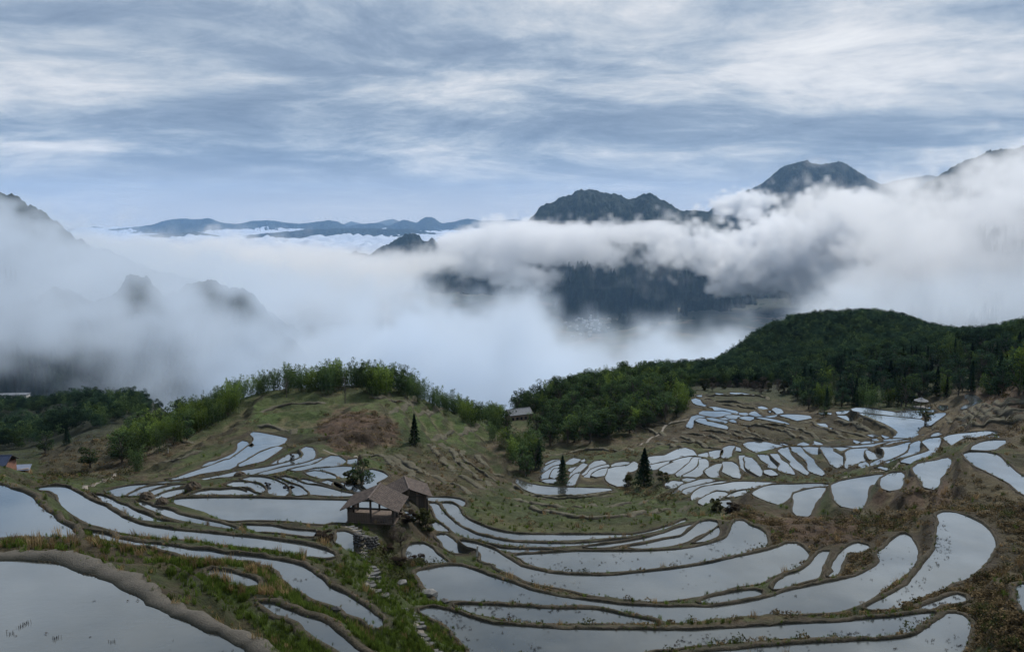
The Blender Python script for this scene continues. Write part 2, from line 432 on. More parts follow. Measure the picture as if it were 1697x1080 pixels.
far_layers = [
    (P(-400, 385, 150, 392, 300, 405, 420, 398, 560, 412, 640, 420, 735, 418, 745, 432, 700, 455, 650, 490, 620, 560, 500, 620, -400, 620), 2700, 7400, 0.004, 7, 18, 900, (-9999, 9999), 2.0, 0.75),
    # belt across the twin hump mountain
    (P(730, 398, 780, 374, 850, 366, 900, 362, 1000, 364, 1110, 364, 1140, 374, 1120, 390, 1060, 394, 1010, 404, 1010, 428, 950, 436, 930, 428, 890, 440, 850, 455, 800, 450, 740, 436), 5400, 6300, 0.012, 5, 11, 520, (-600, 300), 2.4, 0.6),
    (P(800, 442, 850, 432, 900, 452, 930, 448, 935, 462, 880, 462, 820, 465), 5200, 5800, 0.010, 5, 10, 360),
    (P(960, 410, 1000, 400, 1040, 395, 1050, 420, 1020, 440, 975, 435), 5200, 5800, 0.007, 5, 14, 320, (-9999, 9999), 1.3, 0.6),
    (P(1060, 392, 1125, 380, 1135, 420, 1100, 440, 1070, 430), 5200, 5800, 0.012, 4, 16, 300, (-9999, 9999), 1.3, 0.7),
    # broken cumulus
    (P(1130, 405, 1180, 384, 1230, 376, 1250, 352, 1330, 348, 1400, 336, 1450, 345, 1460, 400, 1420, 440, 1400, 470, 1350, 480, 1290, 470, 1230, 465, 1170, 440, 1130, 428), 4700, 5900, 0.030, 4, 22, 430, (-620, 600), 1.2, 0.75),
    (P(1190, 338, 1230, 322, 1270, 320, 1290, 335, 1260, 352, 1200, 356), 7200, 8000, 0.014, 4, 12, 500),
    (P(1340, 350, 1400, 328, 1450, 320, 1480, 308, 1560, 304, 1620, 286, 1700, 268, 2000, 255, 2000, 560, 1340, 560, 1370, 480, 1400, 440, 1380, 380), 3000, 4500, 0.006, 7, 34, 560, (-9999, 9999), 1.5, 0.9),
    (P(1440, 345, 1700, 345, 2000, 335, 2000, 560, 1350, 560, 1390, 470, 1400, 400), 2700, 3600, 0.0028, 24, 30, 700, (-9999, 9999), 1.6, 0.9),
    # veils on the valley slope
    (P(640, 470, 700, 460, 760, 480, 740, 530, 680, 560, 620, 560), 3200, 5200, 0.0009, 30, 30, 600, (-9999, 9999), 1.2, 0.9),
    (P(960, 440, 1060, 400, 1110, 440, 1100, 500, 1040, 530, 980, 510), 3600, 5400, 0.0009, 30, 30, 600, (-9999, 9999), 1.2, 0.9),
    (P(1040, 480, 1160, 470, 1240, 490, 1250, 530, 1130, 550, 1040, 540), 3400, 4600, 0.0005, 30, 24, 600, (-9999, 9999), 1.2, 0.9),
]
cloud_volume('valley_fog', 'pale fog bank filling the valley', ((-2600, 2700), (850, 2700), (-460, 120)), 18, near_layers, (0.83, 0.91, 1.0))
cloud_volume('mountain_cloud', 'broken white clouds round the mountains', ((-5300, 5300), (2650, 8300), (-690, 640)), 28, far_layers)

# cloud sea beyond, a solid rolling deck
CM, t = mat_new('cloud_deck')
principled(t, **{'Base Color': (0.60, 0.66, 0.76, 1), 'Roughness': 1.0})
A = np.linspace(-0.75, 0.75, 500); R = np.geomspace(8000, 25000, 160)
AA, RR = np.meshgrid(A, R); X = np.sin(AA) * RR; Y = np.cos(AA) * RR
sc = 512 / 16000.0
Z = -400 + samp2(N2, X * sc, Y * sc) * 45 + samp2(N2b, X * sc * 3, Y * sc * 3) * 14
V = np.stack([X, Y, Z], -1).reshape(-1, 3); na, nr = 500, 160
i = np.arange(nr - 1)[:, None] * na + np.arange(na - 1)[None, :]
F = np.stack([i, i + 1, i + 1 + na, i + na], -1).reshape(-1, 4)
tag(link('cloud_sea', mesh_np('cloud_sea', V, F, CM, True)), 'level sea of cloud reaching to the horizon', kind='stuff')

# haze
bm = bmesh.new(); bmesh.ops.create_cube(bm, size=1.0)
for v in bm.verts: v.co = Vector((v.co.x * 53000, v.co.y * 53000, -760 if v.co.z < 0 else 950))
me = bpy.data.meshes.new('haze'); bm.to_mesh(me); bm.free()
HM, t = mat_new('haze_air')
pv = t.add('ShaderNodeVolumePrincipled', ins={'Color': (0.38, 0.64, 1.0, 1), 'Density': 3.0e-5, 'Anisotropy': 0.1})
t.add('ShaderNodeOutputMaterial', ins={'Volume': pv.outputs[0]})
me.materials.append(HM)
tag(link('haze', me), 'pale blue haze in the air', kind='stuff')
# ------------------------------------------------------------------ outlines of the flooded paddies
# each outline: metres below the camera (None = read from the lie of the land), then (tile, points) runs
TILES = {'T1': (0, 560, 3.993), 'T2': (425, 560, 3.993), 'T3': (850, 560, 3.993), 'T4': (1272, 560, 3.993), 'T5': (0, 810, 3.993), 'T6': (425, 810, 3.993),
         'T7': (850, 810, 3.993), 'T8': (1272, 810, 3.993), 'U1': (180, 700, 7.071), 'U2': (400, 710, 7.071), 'U3': (880, 720, 7.071), 'U4': (1100, 640, 7.071),
         'U5': (1100, 720, 7.071), 'U6': (1300, 640, 7.071), 'U7': (1300, 720, 7.071), 'U8': (1457, 640, 7.071), 'V': (520, 770, 7.071)}
RAW = '''
15 T5 -700,455 0,475 120,478 210,488 300,492 380,505 430,520 480,545 530,568 600,575 650,592 700,608 760,645 830,690 900,720 970,765 1060,795 1130,845 1220,885 1300,925 1350,955 1430,965 1500,1000 1560,1035 1620,1080 1700,1150 1750,1300 -700,1300
19 T5 -700,-90 0,-30 80,0 140,20 200,55 235,90 290,135 340,175 370,210 430,245 460,265 490,300 480,345 420,370 385,345 340,320 250,320 150,315 0,325 -700,340
20.5 T5 470,268 560,278 680,300 790,330 900,350 1050,365 1150,380 1260,400 1380,408 1500,430 1600,440 1700,452 T6 60,460 130,470 230,490 330,530 400,575 450,625 500,665 580,695 650,740 720,790 780,830 830,865 835,915 780,930 740,880 690,855 620,830 560,790 520,775 470,760 400,735 340,700 270,670 220,625 170,580 150,545 90,510 30,500 T5 1690,480 1600,475 1520,470 1440,468 1350,462 1260,455 1180,425 1100,410 1000,380 900,375 780,355 650,325 560,295
19.3 T5 1370,540 1450,540 1540,555 1620,580 1680,605 1705,640 1640,645 1560,640 1480,630 1430,610 1400,570
18 T6 0,745 50,755 110,765 170,790 250,820 330,850 410,870 470,900 520,950 590,1000 650,1050 700,1080 740,1130 650,1130 560,1080 500,1040 430,1000 330,930 280,880 200,850 130,830 90,800
22.5 T1 215,1000 280,985 360,978 430,985 490,1010 T5 480,5 530,40 600,80 680,110 740,150 800,185 870,215 950,240 1050,255 1150,270 1300,285 1450,300 1600,315 1697,325 T6 80,335 180,350 280,365 370,385 450,405 500,425 525,450 440,460 380,450 300,450 200,425 100,405 0,395 T5 1600,385 1520,375 1400,365 1300,340 1200,335 1100,330 1000,320 900,310 830,295 760,280 680,255 600,235 560,215 500,180 450,145 410,110 395,70 370,40 330,15 260,10
24 T5 620,35 660,40 720,60 770,90 830,110 880,140 950,170 1020,195 1080,215 1150,230 1240,245 1150,248 1080,245 1000,225 930,210 870,190 810,165 760,125 700,90 660,60
25.3 T5 900,80 960,95 1000,115 1100,135 1160,160 1250,185 1350,205 1450,225 1520,245 1570,270 1500,262 1400,245 1300,228 1200,210 1130,190 1060,160 980,130 930,100
26.8 T5 1600,238 1690,240 T6 100,245 180,262 280,275 380,280 395,300 370,318 280,308 180,295 60,285 T5 1697,288 1650,268
29 T5 1110,85 1140,70 1200,62 1300,60 1450,58 1697,60 T6 200,65 400,70 590,75 700,80 900,90 930,150 890,218 780,218 700,215 585,225 500,222 450,235 350,230 200,215 0,207 T5 1600,210 1550,215 1450,200 1350,185 1270,160 1230,130 1180,110
28 T6 535,280 580,278 630,300 670,330 690,350 655,350 645,400 640,420 600,410 560,375 530,350 540,320
31.5 V 960,365 1030,400 1080,440 1125,490 1080,500 1040,470 1040,420
30.6 V 1040,530 1100,550 1160,590 1200,640 1150,620 1100,620 1050,590
36 T6 1110,65 1160,60 1250,62 1330,72 1360,85 1350,118 1310,98 1250,83 1180,78
35 T6 1225,92 1290,95 1330,120 1350,160 1380,190 1420,215 1480,240 1560,270 1640,288 1690,295 T7 50,300 200,302 400,303 600,302 800,300 880,285 960,265 1050,240 1140,200 1150,210 1060,250 950,280 860,300 750,315 600,328 450,338 250,342 0,338 T6 1620,330 1540,315 1460,300 1390,265 1330,225 1290,180 1260,140 1230,105
34 T6 1140,90 1185,95 1210,115 1230,150 1270,190 1320,230 1390,270 1450,300 1550,325 1640,345 1697,352 T7 200,360 400,362 590,348 800,325 900,308 950,298 800,332 700,345 600,362 540,370 430,375 250,385 100,385 0,378 T6 1600,365 1500,345 1400,325 1330,300 1270,265 1220,215 1190,180 1180,150 1160,115
33.2 T6 1360,330 1450,355 1540,375 1620,392 1697,398 T7 150,402 300,405 430,408 300,415 100,418 0,425 T6 1640,418 1600,402 1540,388 1450,368
33.2 T7 470,383 600,370 750,350 880,325 1000,290 1100,255 1190,232 1195,240 1160,280 1100,305 1000,320 900,340 800,358 700,375 600,388 500,390
33 T7 730,385 850,370 1000,335 1110,315 1160,290 1200,255 1240,220 1300,208 1345,215 1350,235 1290,290 1250,300 1200,320 1150,350 1080,370 1000,385 850,395
32.6 T7 1190,358 1250,330 1310,290 1360,250 1358,300 1330,325 1260,350
32 T7 10,440 200,428 430,414 600,414 800,414 1000,407 1150,392 1300,363 1400,330 1440,290 1455,240 1480,210 1520,205 1560,240 1620,260 1670,300 1680,350 1665,385 1600,405 1500,430 1400,450 1300,475 1150,500 1000,520 850,535 700,548 600,555 450,553 300,545 180,520 90,490 60,465
31 T6 1345,340 1400,350 1470,365 1540,390 1590,412 1640,447 1697,482 T7 50,512 150,537 280,562 450,572 650,572 800,557 1000,537 1150,517 1300,492 1450,457 1600,427 1697,405 T8 80,382 140,358 190,358 220,380 250,410 270,430 250,470 230,500 190,520 120,545 50,570 0,590 T7 1640,625 1550,640 1450,655 1350,690 1250,710 1150,725 1000,745 870,745 700,735 600,715 500,700 380,670 250,645 150,625 80,605 20,572 T6 1650,550 1600,525 1575,500 1500,480 1490,430 1460,400 1400,385 1370,360
30 T7 1230,750 1300,720 1400,700 1500,680 1600,668 1640,680 1640,700 1580,715 1450,735 1350,755
30 T8 45,670 60,630 100,590 150,565 200,550 260,520 300,480 330,440 370,410 410,410 395,440 370,490 350,550 330,590 270,605 200,625 120,650
30 T8 440,545 430,520 450,470 490,420 540,380 600,355 660,370 670,385 640,410 590,425 540,420 510,445 490,490 475,540 450,580 425,585 400,580
29 T6 1060,545 1150,530 1250,510 1350,510 1450,540 1550,580 1697,625 T7 100,665 250,700 400,725 550,745 700,765 850,775 1000,780 1200,780 1350,780 1500,760 1600,740 1697,715 T8 100,685 250,650 400,620 500,600 600,570 700,520 750,480 730,430 760,400 820,350 870,310 910,295 950,320 970,365 990,400 985,470 930,540 880,590 830,620 780,660 720,700 660,740 590,775 450,815 250,825 120,835 0,848 T7 1600,858 1450,870 1250,880 1080,885 950,870 850,850 750,820 620,805 500,790 300,785 100,775 0,755 T6 1600,745 1450,745 1300,740 1220,745 1200,740 1160,690 1120,650 1090,600
28 T6 1310,770 1500,770 1697,780 T7 300,795 550,800 700,830 850,860 980,890 850,895 600,890 300,890 100,885 0,880 T6 1600,855 1500,840 1430,825 1370,800 1320,780
26.5 T6 1080,800 1130,785 1200,790 1300,815 1400,850 1500,880 1600,900 1697,905 T7 300,925 600,930 900,935 1200,935 1450,920 1697,905 T8 200,890 480,880 700,860 850,850 1000,830 1100,820 1130,840 1050,870 980,930 900,960 750,980 550,985 350,985 150,990 0,1005 T7 1500,1015 1350,1030 1200,1040 1080,1055 900,1070 850,1090 700,1180 0,1180 T6 1530,1180 1450,1110 1410,1060 1350,1000 1290,930 1220,880 1150,850 1090,820
25.5 T7 1000,1180 1200,1090 1400,1070 1697,1045 T8 200,1030 400,1020 600,1010 800,1000 960,980 1050,930 1110,880 1200,820 1290,830 1340,900 1320,980 1300,1050 1250,1100 1200,1180
28 T8 1130,170 1170,150 1250,155 1330,185 1400,220 1460,270 1490,320 1500,380 1470,430 1450,480 1400,530 1350,570 1280,605 1200,625 1140,670 1060,695 980,740 900,770 860,790 760,800 640,800 700,760 800,710 900,650 980,580 1040,500 1090,440 1115,400 1120,330 1125,250 1140,220
26.8 T8 1000,790 1080,760 1150,735 1220,705 1260,695 1300,710 1300,745 1220,760 1130,765 1090,790 1020,805
29 T4 1320,770 1360,757 1450,760 1500,770 1560,830 1620,880 1697,930 1900,1000 1900,1130 1697,1025 1640,975 1560,930 1480,890 1400,850 1340,800
30 U8 1110,745 1150,700 1220,665 1300,645 1380,635 1450,630 1440,655 1400,680 1370,705 1310,735 1240,740
32 T4 985,865 1020,835 1090,820 1150,810 1195,795 1190,830 1150,890 1120,920 1110,970 1085,1000 1060,990 1045,950 1010,910
34 T4 770,970 775,930 830,900 880,890 875,940 860,990 800,1005 775,995
36 T4 442,975 500,950 600,930 700,915 760,905 730,940 690,965 660,970 640,1010 635,1060 600,1126 560,1122 500,1110 465,1070 450,1020
37.5 T4 190,1050 200,1030 280,1005 370,990 350,1020 320,1060 290,1100 270,1150 250,1175 210,1175 192,1150
39 U5 1065,690 1120,650 1200,615 1300,595 1420,590 1550,590 1697,583 U7 490,583 480,600 370,620 280,620 200,650 130,685 80,700 50,760 0,800 U5 1350,815 1250,780 1150,740 1090,710
43 U5 350,770 355,720 400,660 470,620 560,600 700,585 830,560 950,555 1100,560 1250,565 1400,575 1480,580 1200,590 1120,620 1060,640 950,635 880,640 830,665 720,670 620,655 560,680 500,700 460,735 400,760
42 U5 430,800 440,770 500,730 560,700 640,670 700,675 750,700 700,730 600,765 540,790 460,820
41 U5 750,730 820,700 900,670 1000,650 960,690 870,705 800,725
40 U5 690,780 765,770 765,820 745,855 715,840
44 U5 240,680 260,650 330,620 430,600 550,575 680,550 740,545 650,570 540,590 450,620 400,650 330,690 270,695
45 U5 110,690 150,670 200,630 240,590 350,560 440,530 540,520 600,530 500,565 400,600 300,630 230,660 190,690
46 U5 40,590 60,560 120,545 200,550 205,575 170,610 120,635 60,620
46.5 U5 230,525 280,510 350,515 350,535 290,545 240,540
49.5 U3 1360,270 1450,255 1580,245 1697,190 U5 200,165 250,155 320,180 350,220 375,240 280,245 180,265 120,290 0,315 U3 1550,320 1460,330 1400,345 1370,310
49 U3 1390,385 1420,355 1550,330 1680,302 1600,350 1530,370 1430,415
48.5 U3 1520,405 1600,360 1697,320 U5 100,318 200,285 300,262 360,255 320,300 250,350 180,400 120,440 50,465 0,450 U3 1600,460 1550,440
48 U5 165,460 200,430 280,370 330,320 370,265 420,265 400,320 410,370 350,410 270,450 220,500 180,490
47.8 U5 240,480 300,455 370,420 430,370 440,310 430,285 480,285 500,320 495,380 450,430 400,480 340,500 260,500
50 U5 400,245 440,230 510,210 500,260 460,265
47.5 U5 500,420 570,380 660,335 640,380 610,430 620,480 640,520 590,510 540,480 520,450
50 U5 555,200 620,185 680,180 650,230 610,270 575,285 560,240
50 U5 690,240 695,200 730,150 780,130 820,130 780,180 770,230 795,290 750,290 710,270
47.8 U5 670,390 670,350 720,320 790,320 840,360 860,420 880,505 830,495 760,460 700,430
48 U5 905,245 930,240 960,300 965,370 1010,430 1090,470 1160,510 1215,540 1150,515 1060,470 980,430 930,390 915,320
47.8 U5 965,260 1010,270 1060,320 1100,370 1120,410 1170,450 1190,510 1130,480 1050,430 990,390 975,330
50.3 U5 830,165 870,140 885,195 860,190
51 U5 950,110 1000,90 1100,85 1200,90 1300,115 1400,130 1350,160 1280,190 1210,225 1120,215 1040,180 970,140
52 U5 1370,100 1470,125 1380,125
48 U5 1115,235 1200,240 1240,290 1290,330 1330,380 1310,395 1240,385 1250,350 1170,300 1150,270
46.5 U5 1200,415 1250,410 1320,470 1260,480 1210,455
47.6 U5 1265,225 1320,225 1350,290 1420,330 1460,380 1520,465 1440,445 1370,425 1365,390 1390,340 1340,300 1290,250
48 U5 1360,190 1400,160 1470,145 1450,190 1480,250 1540,310 1590,350 1640,410 1670,430 1670,470 1620,430 1540,390 1500,340 1510,320 1440,260
48 U7 80,145 180,145 190,180 240,230 310,280 340,340 390,390 440,440 435,478 370,455 310,425 300,380 290,330 240,270 150,210 100,180
49 U7 205,150 390,150 365,190 395,245 340,230 260,190
48 U7 430,155 550,155 550,190 620,230 665,260 665,380 630,390 570,350 530,290 490,230 460,180
49 U7 570,150 770,155 740,195 700,200 640,180
47 U7 740,210 790,175 870,165 970,158 920,200 920,260 935,310 880,340 850,370 820,415 770,410 725,380 750,300
46.5 U7 970,180 1030,215 1110,220 1130,260 1120,290 1060,300 1020,290 990,240
45 U7 895,345 950,320 970,380 980,430 940,410 900,380
45.5 U7 1125,150 1250,150 1380,120 1490,85 1460,130 1430,200 1360,250 1280,290 1180,330 1130,370 1040,385 1040,340 1090,310 1190,270 1200,200 1180,170
43.5 U7 1180,330 1290,300 1400,250 1480,210 1500,150 1500,120 1580,75 1600,90 1570,120 1590,180 1640,215 1540,240 1430,280 1370,320 1270,350
41 U8 280,890 330,850 520,790 620,750 570,690 530,650 590,620 700,600 720,620 690,690 720,740 700,790 600,830 550,850 450,870 350,905
42 U7 1080,385 1130,375 1225,395 1190,415
37.5 U8 780,610 850,575 950,560 1100,545 1250,530 1350,530 1420,545 1330,565 1200,580 1120,600 1080,640 1040,690 970,720 900,755 885,700 830,650
33 U8 1270,590 1320,575 1385,580 1340,605 1290,610
34 U8 1120,620 1170,625 1165,640
51.5 U7 -10,100 60,125 0,130
51.5 U6 160,690 230,655 290,690
51.5 U6 320,690 370,670 360,640 440,680 370,695
49.5 U6 400,708 700,710 900,695 1060,678 1200,655 1290,650 1060,692 960,706 700,716
51 U6 900,665 960,645 1050,645 1000,670 930,677
51.5 U6 820,630 880,650 840,672
52.5 U6 975,575 1040,558 1110,590 1030,590
51.5 U6 1030,620 1070,612 1100,635 1060,638
49.5 U6 1170,640 1190,625 1330,615 1420,620 1300,635
52 U6 1150,570 1250,610 1190,612
48 U6 1300,650 1480,625 1400,640 1200,690 1150,700
51 U6 880,310 1000,330 1200,350 1400,370 1580,385 1640,415 1620,450 1560,500 1530,540 1550,560 1480,605 1380,612 1280,605 1340,570 1345,530 1290,490 1200,440 1100,400 960,350
51.6 U6 800,265 850,252 960,255 1100,275 1250,295 1310,310 1500,310 1590,310 1575,376 1450,365 1300,347 1100,322 900,303 820,288
51 U8 580,350 650,325 770,310 740,340 690,375 640,410 570,465 600,400 640,370
52 U8 200,300 350,292 480,290 560,285 640,275 665,298 500,302 300,304
52 U8 705,255 730,225 790,225 780,260 740,280
50 U8 960,270 1000,235 1080,200 1075,175 1030,140 1030,95 1090,100 1150,130 1190,170 1210,190 1120,205 1040,240
53 U8 310,265 340,265 380,285 330,280
53 U8 560,250 600,240 580,262
46 U8 510,580 560,555 570,575 530,590
44 U8 620,590 690,540 720,560 650,580
54 U6 620,300 760,280 735,310 740,335 630,325
53.5 U6 620,342 740,345 775,400 820,430 740,390
54.5 U6 400,315 480,305 540,310 530,330 450,325
55.5 U4 1360,340 1450,328 1560,330 1700,345 1720,370 1640,385 1560,400 1480,370
54 U6 385,435 470,435 495,480 440,465
53.5 U6 535,480 560,485 550,505
58.5 U4 340,150 370,140 410,155 435,200 490,220 480,235 400,215 360,195
60 U4 390,105 430,100 440,125 400,120
60.5 U4 500,92 560,100 560,115 520,110
61 U4 610,78 690,85 685,98 620,92
61 U4 750,72 900,78 1040,95 1040,105 900,92 760,84
58 U4 525,240 600,240 700,262 830,285 880,310 880,330 800,315 690,285 650,280 610,285 590,255
57 U4 430,305 470,290 600,295 690,290 790,315 740,335 640,355 560,360 480,345 430,325
56.5 U4 715,355 760,335 880,340 880,360 830,380 770,380
57.5 U4 890,310 960,310 1010,340 940,335 900,330
56.3 U4 890,365 960,350 1060,360 1000,400 930,385
57 U4 1010,330 1060,290 1100,325 1160,350 1080,350
58.5 U4 1110,240 1150,232 1210,260 1190,275 1130,260
57.5 U4 1230,285 1255,285 1240,310
57 U4 1285,275 1310,248 1360,265 1390,310 1330,325 1320,300
56.3 U4 1185,355 1280,342 1370,330 1320,352 1240,365
55.8 U4 1080,365 1130,360 1250,380 1400,415 1480,445 1400,430 1250,400
56 U4 320,400 350,350 400,335 490,355 420,370 360,400 330,430 315,490 275,475
55.3 U4 385,400 430,372 470,375 490,410 560,420 720,460 740,500 650,480 500,445 420,420
56 U4 510,370 560,368 740,410 720,430 640,410 530,388
56 U4 770,400 810,385 850,430 800,415
56.4 U4 640,375 720,365 760,390 700,395
52 U3 175,365 180,345 260,300 320,288 290,310 220,340
51.6 U3 130,450 145,400 220,355 330,300 340,320 280,370 200,420
51.2 U3 130,520 135,480 200,430 310,360 300,400 240,460 210,520
51 U3 290,400 320,400 300,470 260,510 245,500
52 U3 425,330 500,275 570,290 530,320 480,345 430,345
51.5 U3 450,420 480,390 540,370 520,400 470,440
51.2 U3 460,500 490,450 560,390 620,335 645,345 590,400 520,460 480,505
50.6 U3 425,595 450,560 500,500 550,445 520,520 500,560 500,595
52 U3 580,320 630,288 600,320
51.5 U3 585,460 620,420 700,365 760,315 830,300 870,345 790,355 720,390 650,430 600,475
51.2 U3 630,495 680,460 720,410 790,380 900,350 910,370 820,395 760,430 690,500
50.9 U3 725,480 780,430 850,400 920,385 910,410 870,450 850,475 760,490
51.2 U3 940,375 1000,335 1100,320 1160,325 1140,350 1060,360
50.5 U3 895,500 920,450 930,400 1000,380 1100,370 1160,360 1220,315 1225,400 1170,430 1110,440 1070,500 1090,600 1020,600 950,570 910,540
50 T3 25,935 80,960 180,980 300,990 450,993 640,998 650,1003 560,1015 440,1030 280,1035 160,1025 90,1000 40,960
50.6 U3 130,540 180,525 280,525 260,565 200,560
40.5 U1 690,662 800,650 950,595 1100,545 1250,490 1380,440 1440,430 1550,360 1640,290 1697,245 U2 100,210 160,150 175,110 130,60 140,40 300,70 510,115 480,170 420,195 300,240 200,300 100,350 0,400 U1 1500,490 1400,545 1300,560 1150,580 1050,600 900,640 780,662
40.7 U1 1110,510 1200,460 1270,450 1400,400 1500,350 1540,290 1540,240 1580,215 1640,280 1540,350 1420,425 1250,475
40 U2 0,440 0,415 100,365 250,275 420,212 465,220 400,270 340,310 240,375 100,410 U1 1480,525
38.2 U2 0,500 100,485 300,455 420,430 560,395 680,360 750,320 755,280 725,240 760,215 810,230 840,300 820,350 810,380 700,400 560,430 400,460 250,495 130,530 0,530 U1 1450,620 1400,630 1250,640 1000,690 1000,680 1200,645 1350,615 1500,580
38.6 U2 460,410 470,370 560,310 600,300 680,300 680,340 620,365 540,385
38.8 U2 340,440 400,400 480,345 450,395 410,425
37.7 U2 190,530 350,495 500,455 700,420 830,385 930,345 970,365 850,405 700,445 560,470 400,510 300,530
37.2 U2 580,480 750,445 900,410 970,370 1060,320 1110,325 1190,380 1180,400 1140,430 1000,440 860,455 780,475 650,490
37.3 U2 1200,385 1330,355 1330,410 1220,405
36.4 U2 780,488 860,475 1000,465 1200,450 1310,460 1290,500 1220,570 1130,575 1100,550 1040,505 960,490
35.8 U2 780,510 850,500 940,515 1010,540 1080,570 1100,590 1000,585 900,560 820,535
34 U2 1440,690 1480,640 1460,600 1480,540 1470,490 1520,485 1620,515 1690,560 1600,610 1550,640 1575,690 1490,725
32.8 U2 20,590 100,570 200,575 330,600 430,640 490,680 510,760 500,785 400,780 330,740 300,700 230,640 130,605
33.2 U2 300,580 370,580 420,600 520,650 640,680 700,720 740,775 600,772 580,720 520,680 440,630
33.6 U2 420,575 500,570 600,605 700,650 900,680 1050,720 1160,750 1330,780 1150,785 900,770 820,765 760,740 700,680 600,640 500,610
34.2 U2 650,610 720,600 850,640 950,665 1040,700 1150,715 1000,705 900,670 750,640
34.4 U2 945,625 1000,610 1080,650 1170,695 1100,700 1000,650
34.4 U2 1100,635 1160,640 1220,690 1290,740 1230,740 1170,690
34 U2 1235,655 1300,665 1380,700 1430,750 1340,740 1280,700
32 U2 0,640 80,640 160,660 220,700 240,750 160,735 80,700 0,685 U1 1620,765 1500,745 1400,720 1470,700 1600,705
31 U2 0,700 70,720 140,755 250,780 100,788 0,785 U1 1697,855 1500,850 1300,845 1050,850 930,855 1050,810 1200,785 1300,790 1450,775 1550,790 1620,810
34 U1 5,800 100,775 250,745 420,735 520,735 400,770 300,815 200,855 130,860 60,830
33.4 U1 245,855 330,810 430,765 560,740 760,730 640,755 500,790 440,820 380,850
32.8 U1 470,830 560,790 750,745 880,730 750,765 600,815 520,850
32.2 U1 540,885 620,850 720,810 900,780 920,790 830,820 740,860 660,880
35 U1 500,720 700,700 900,690 900,700 700,712 560,722
31 U1 290,905 400,920 540,935 560,965 680,985 780,1020 800,1045 700,1020 560,985 450,970 340,935
33 T6 1145,200 1190,220 1250,260 1270,285 1200,280 1160,250
31.5 T6 1190,305 1250,300 1310,345 1370,395 1385,430 1310,425 1250,390 1220,340
30 T6 1005,390 1030,365 1100,362 1150,385 1190,430 1240,465 1270,490 1150,490 1060,485 1000,450 990,420
22 T8 1655,640 1690,625 1720,630 1720,850 1690,780 1660,740
'''
PADS = []
for line in RAW.strip().splitlines():
    tok = line.split()
    h = float(tok[0]); tl = None; pts = []
    for w in tok[1:]:
        if w in TILES: tl = TILES[w]
        else:
            a, b = w.split(','); pts.append((tl[0] + float(a) / tl[2], tl[1] + float(b) / tl[2]))
    PADS.append((h, np.array(pts)))
# ------------------------------------------------------------------ lie of the land
def catmull(p, step, ten=0.8):
    """smooth closed outline resampled at about the given spacing"""
    n = len(p); out = []
    for i in range(n):
        p0, p1, p2, p3 = p[i - 1], p[i], p[(i + 1) % n], p[(i + 2) % n]
        L = np.linalg.norm(p2 - p1)
        k = max(1, int(round(L / step)))
        for j in range(k):
            t = j / k
            d1 = np.linalg.norm(p1 - p0) + 1e-6; d2 = L + 1e-6; d3 = np.linalg.norm(p3 - p2) + 1e-6
            m1 = (p2 - p0) / (d1 + d2) * d2; m2 = (p3 - p1) / (d2 + d3) * d2
            h00 = 2 * t ** 3 - 3 * t ** 2 + 1; h10 = t ** 3 - 2 * t ** 2 + t; h01 = -2 * t ** 3 + 3 * t ** 2; h11 = t ** 3 - t ** 2
            out.append(h00 * p1 + h10 * m1 * ten + h01 * p2 + h11 * m2 * ten)
    return np.array(out)
def area2(p):
    x, y = p[:, 0], p[:, 1]
    return 0.5 * np.sum(x * np.roll(y, -1) - y * np.roll(x, -1))
pads = []
for h, p in PADS:
    x, y = onplane(p[:, 0], p[:, 1], h)
    w = np.stack([x, y], 1)
    if area2(w) < 0: w = w[::-1]
    dm = np.median(np.hypot(w[:, 0], w[:, 1]))
    s = catmull(w, max(0.35, dm * 0.008), 0.8 if dm < 100 else 0.45)
    if dm > 95:
        tt = np.roll(s, -1, 0) - np.roll(s, 1, 0); tt /= np.linalg.norm(tt, axis=1)[:, None] + 1e-9
        s = s + np.stack([tt[:, 1], -tt[:, 0]], 1) * 0.34
    pads.append(dict(z=-h, raw=w, out=s, d=dm))
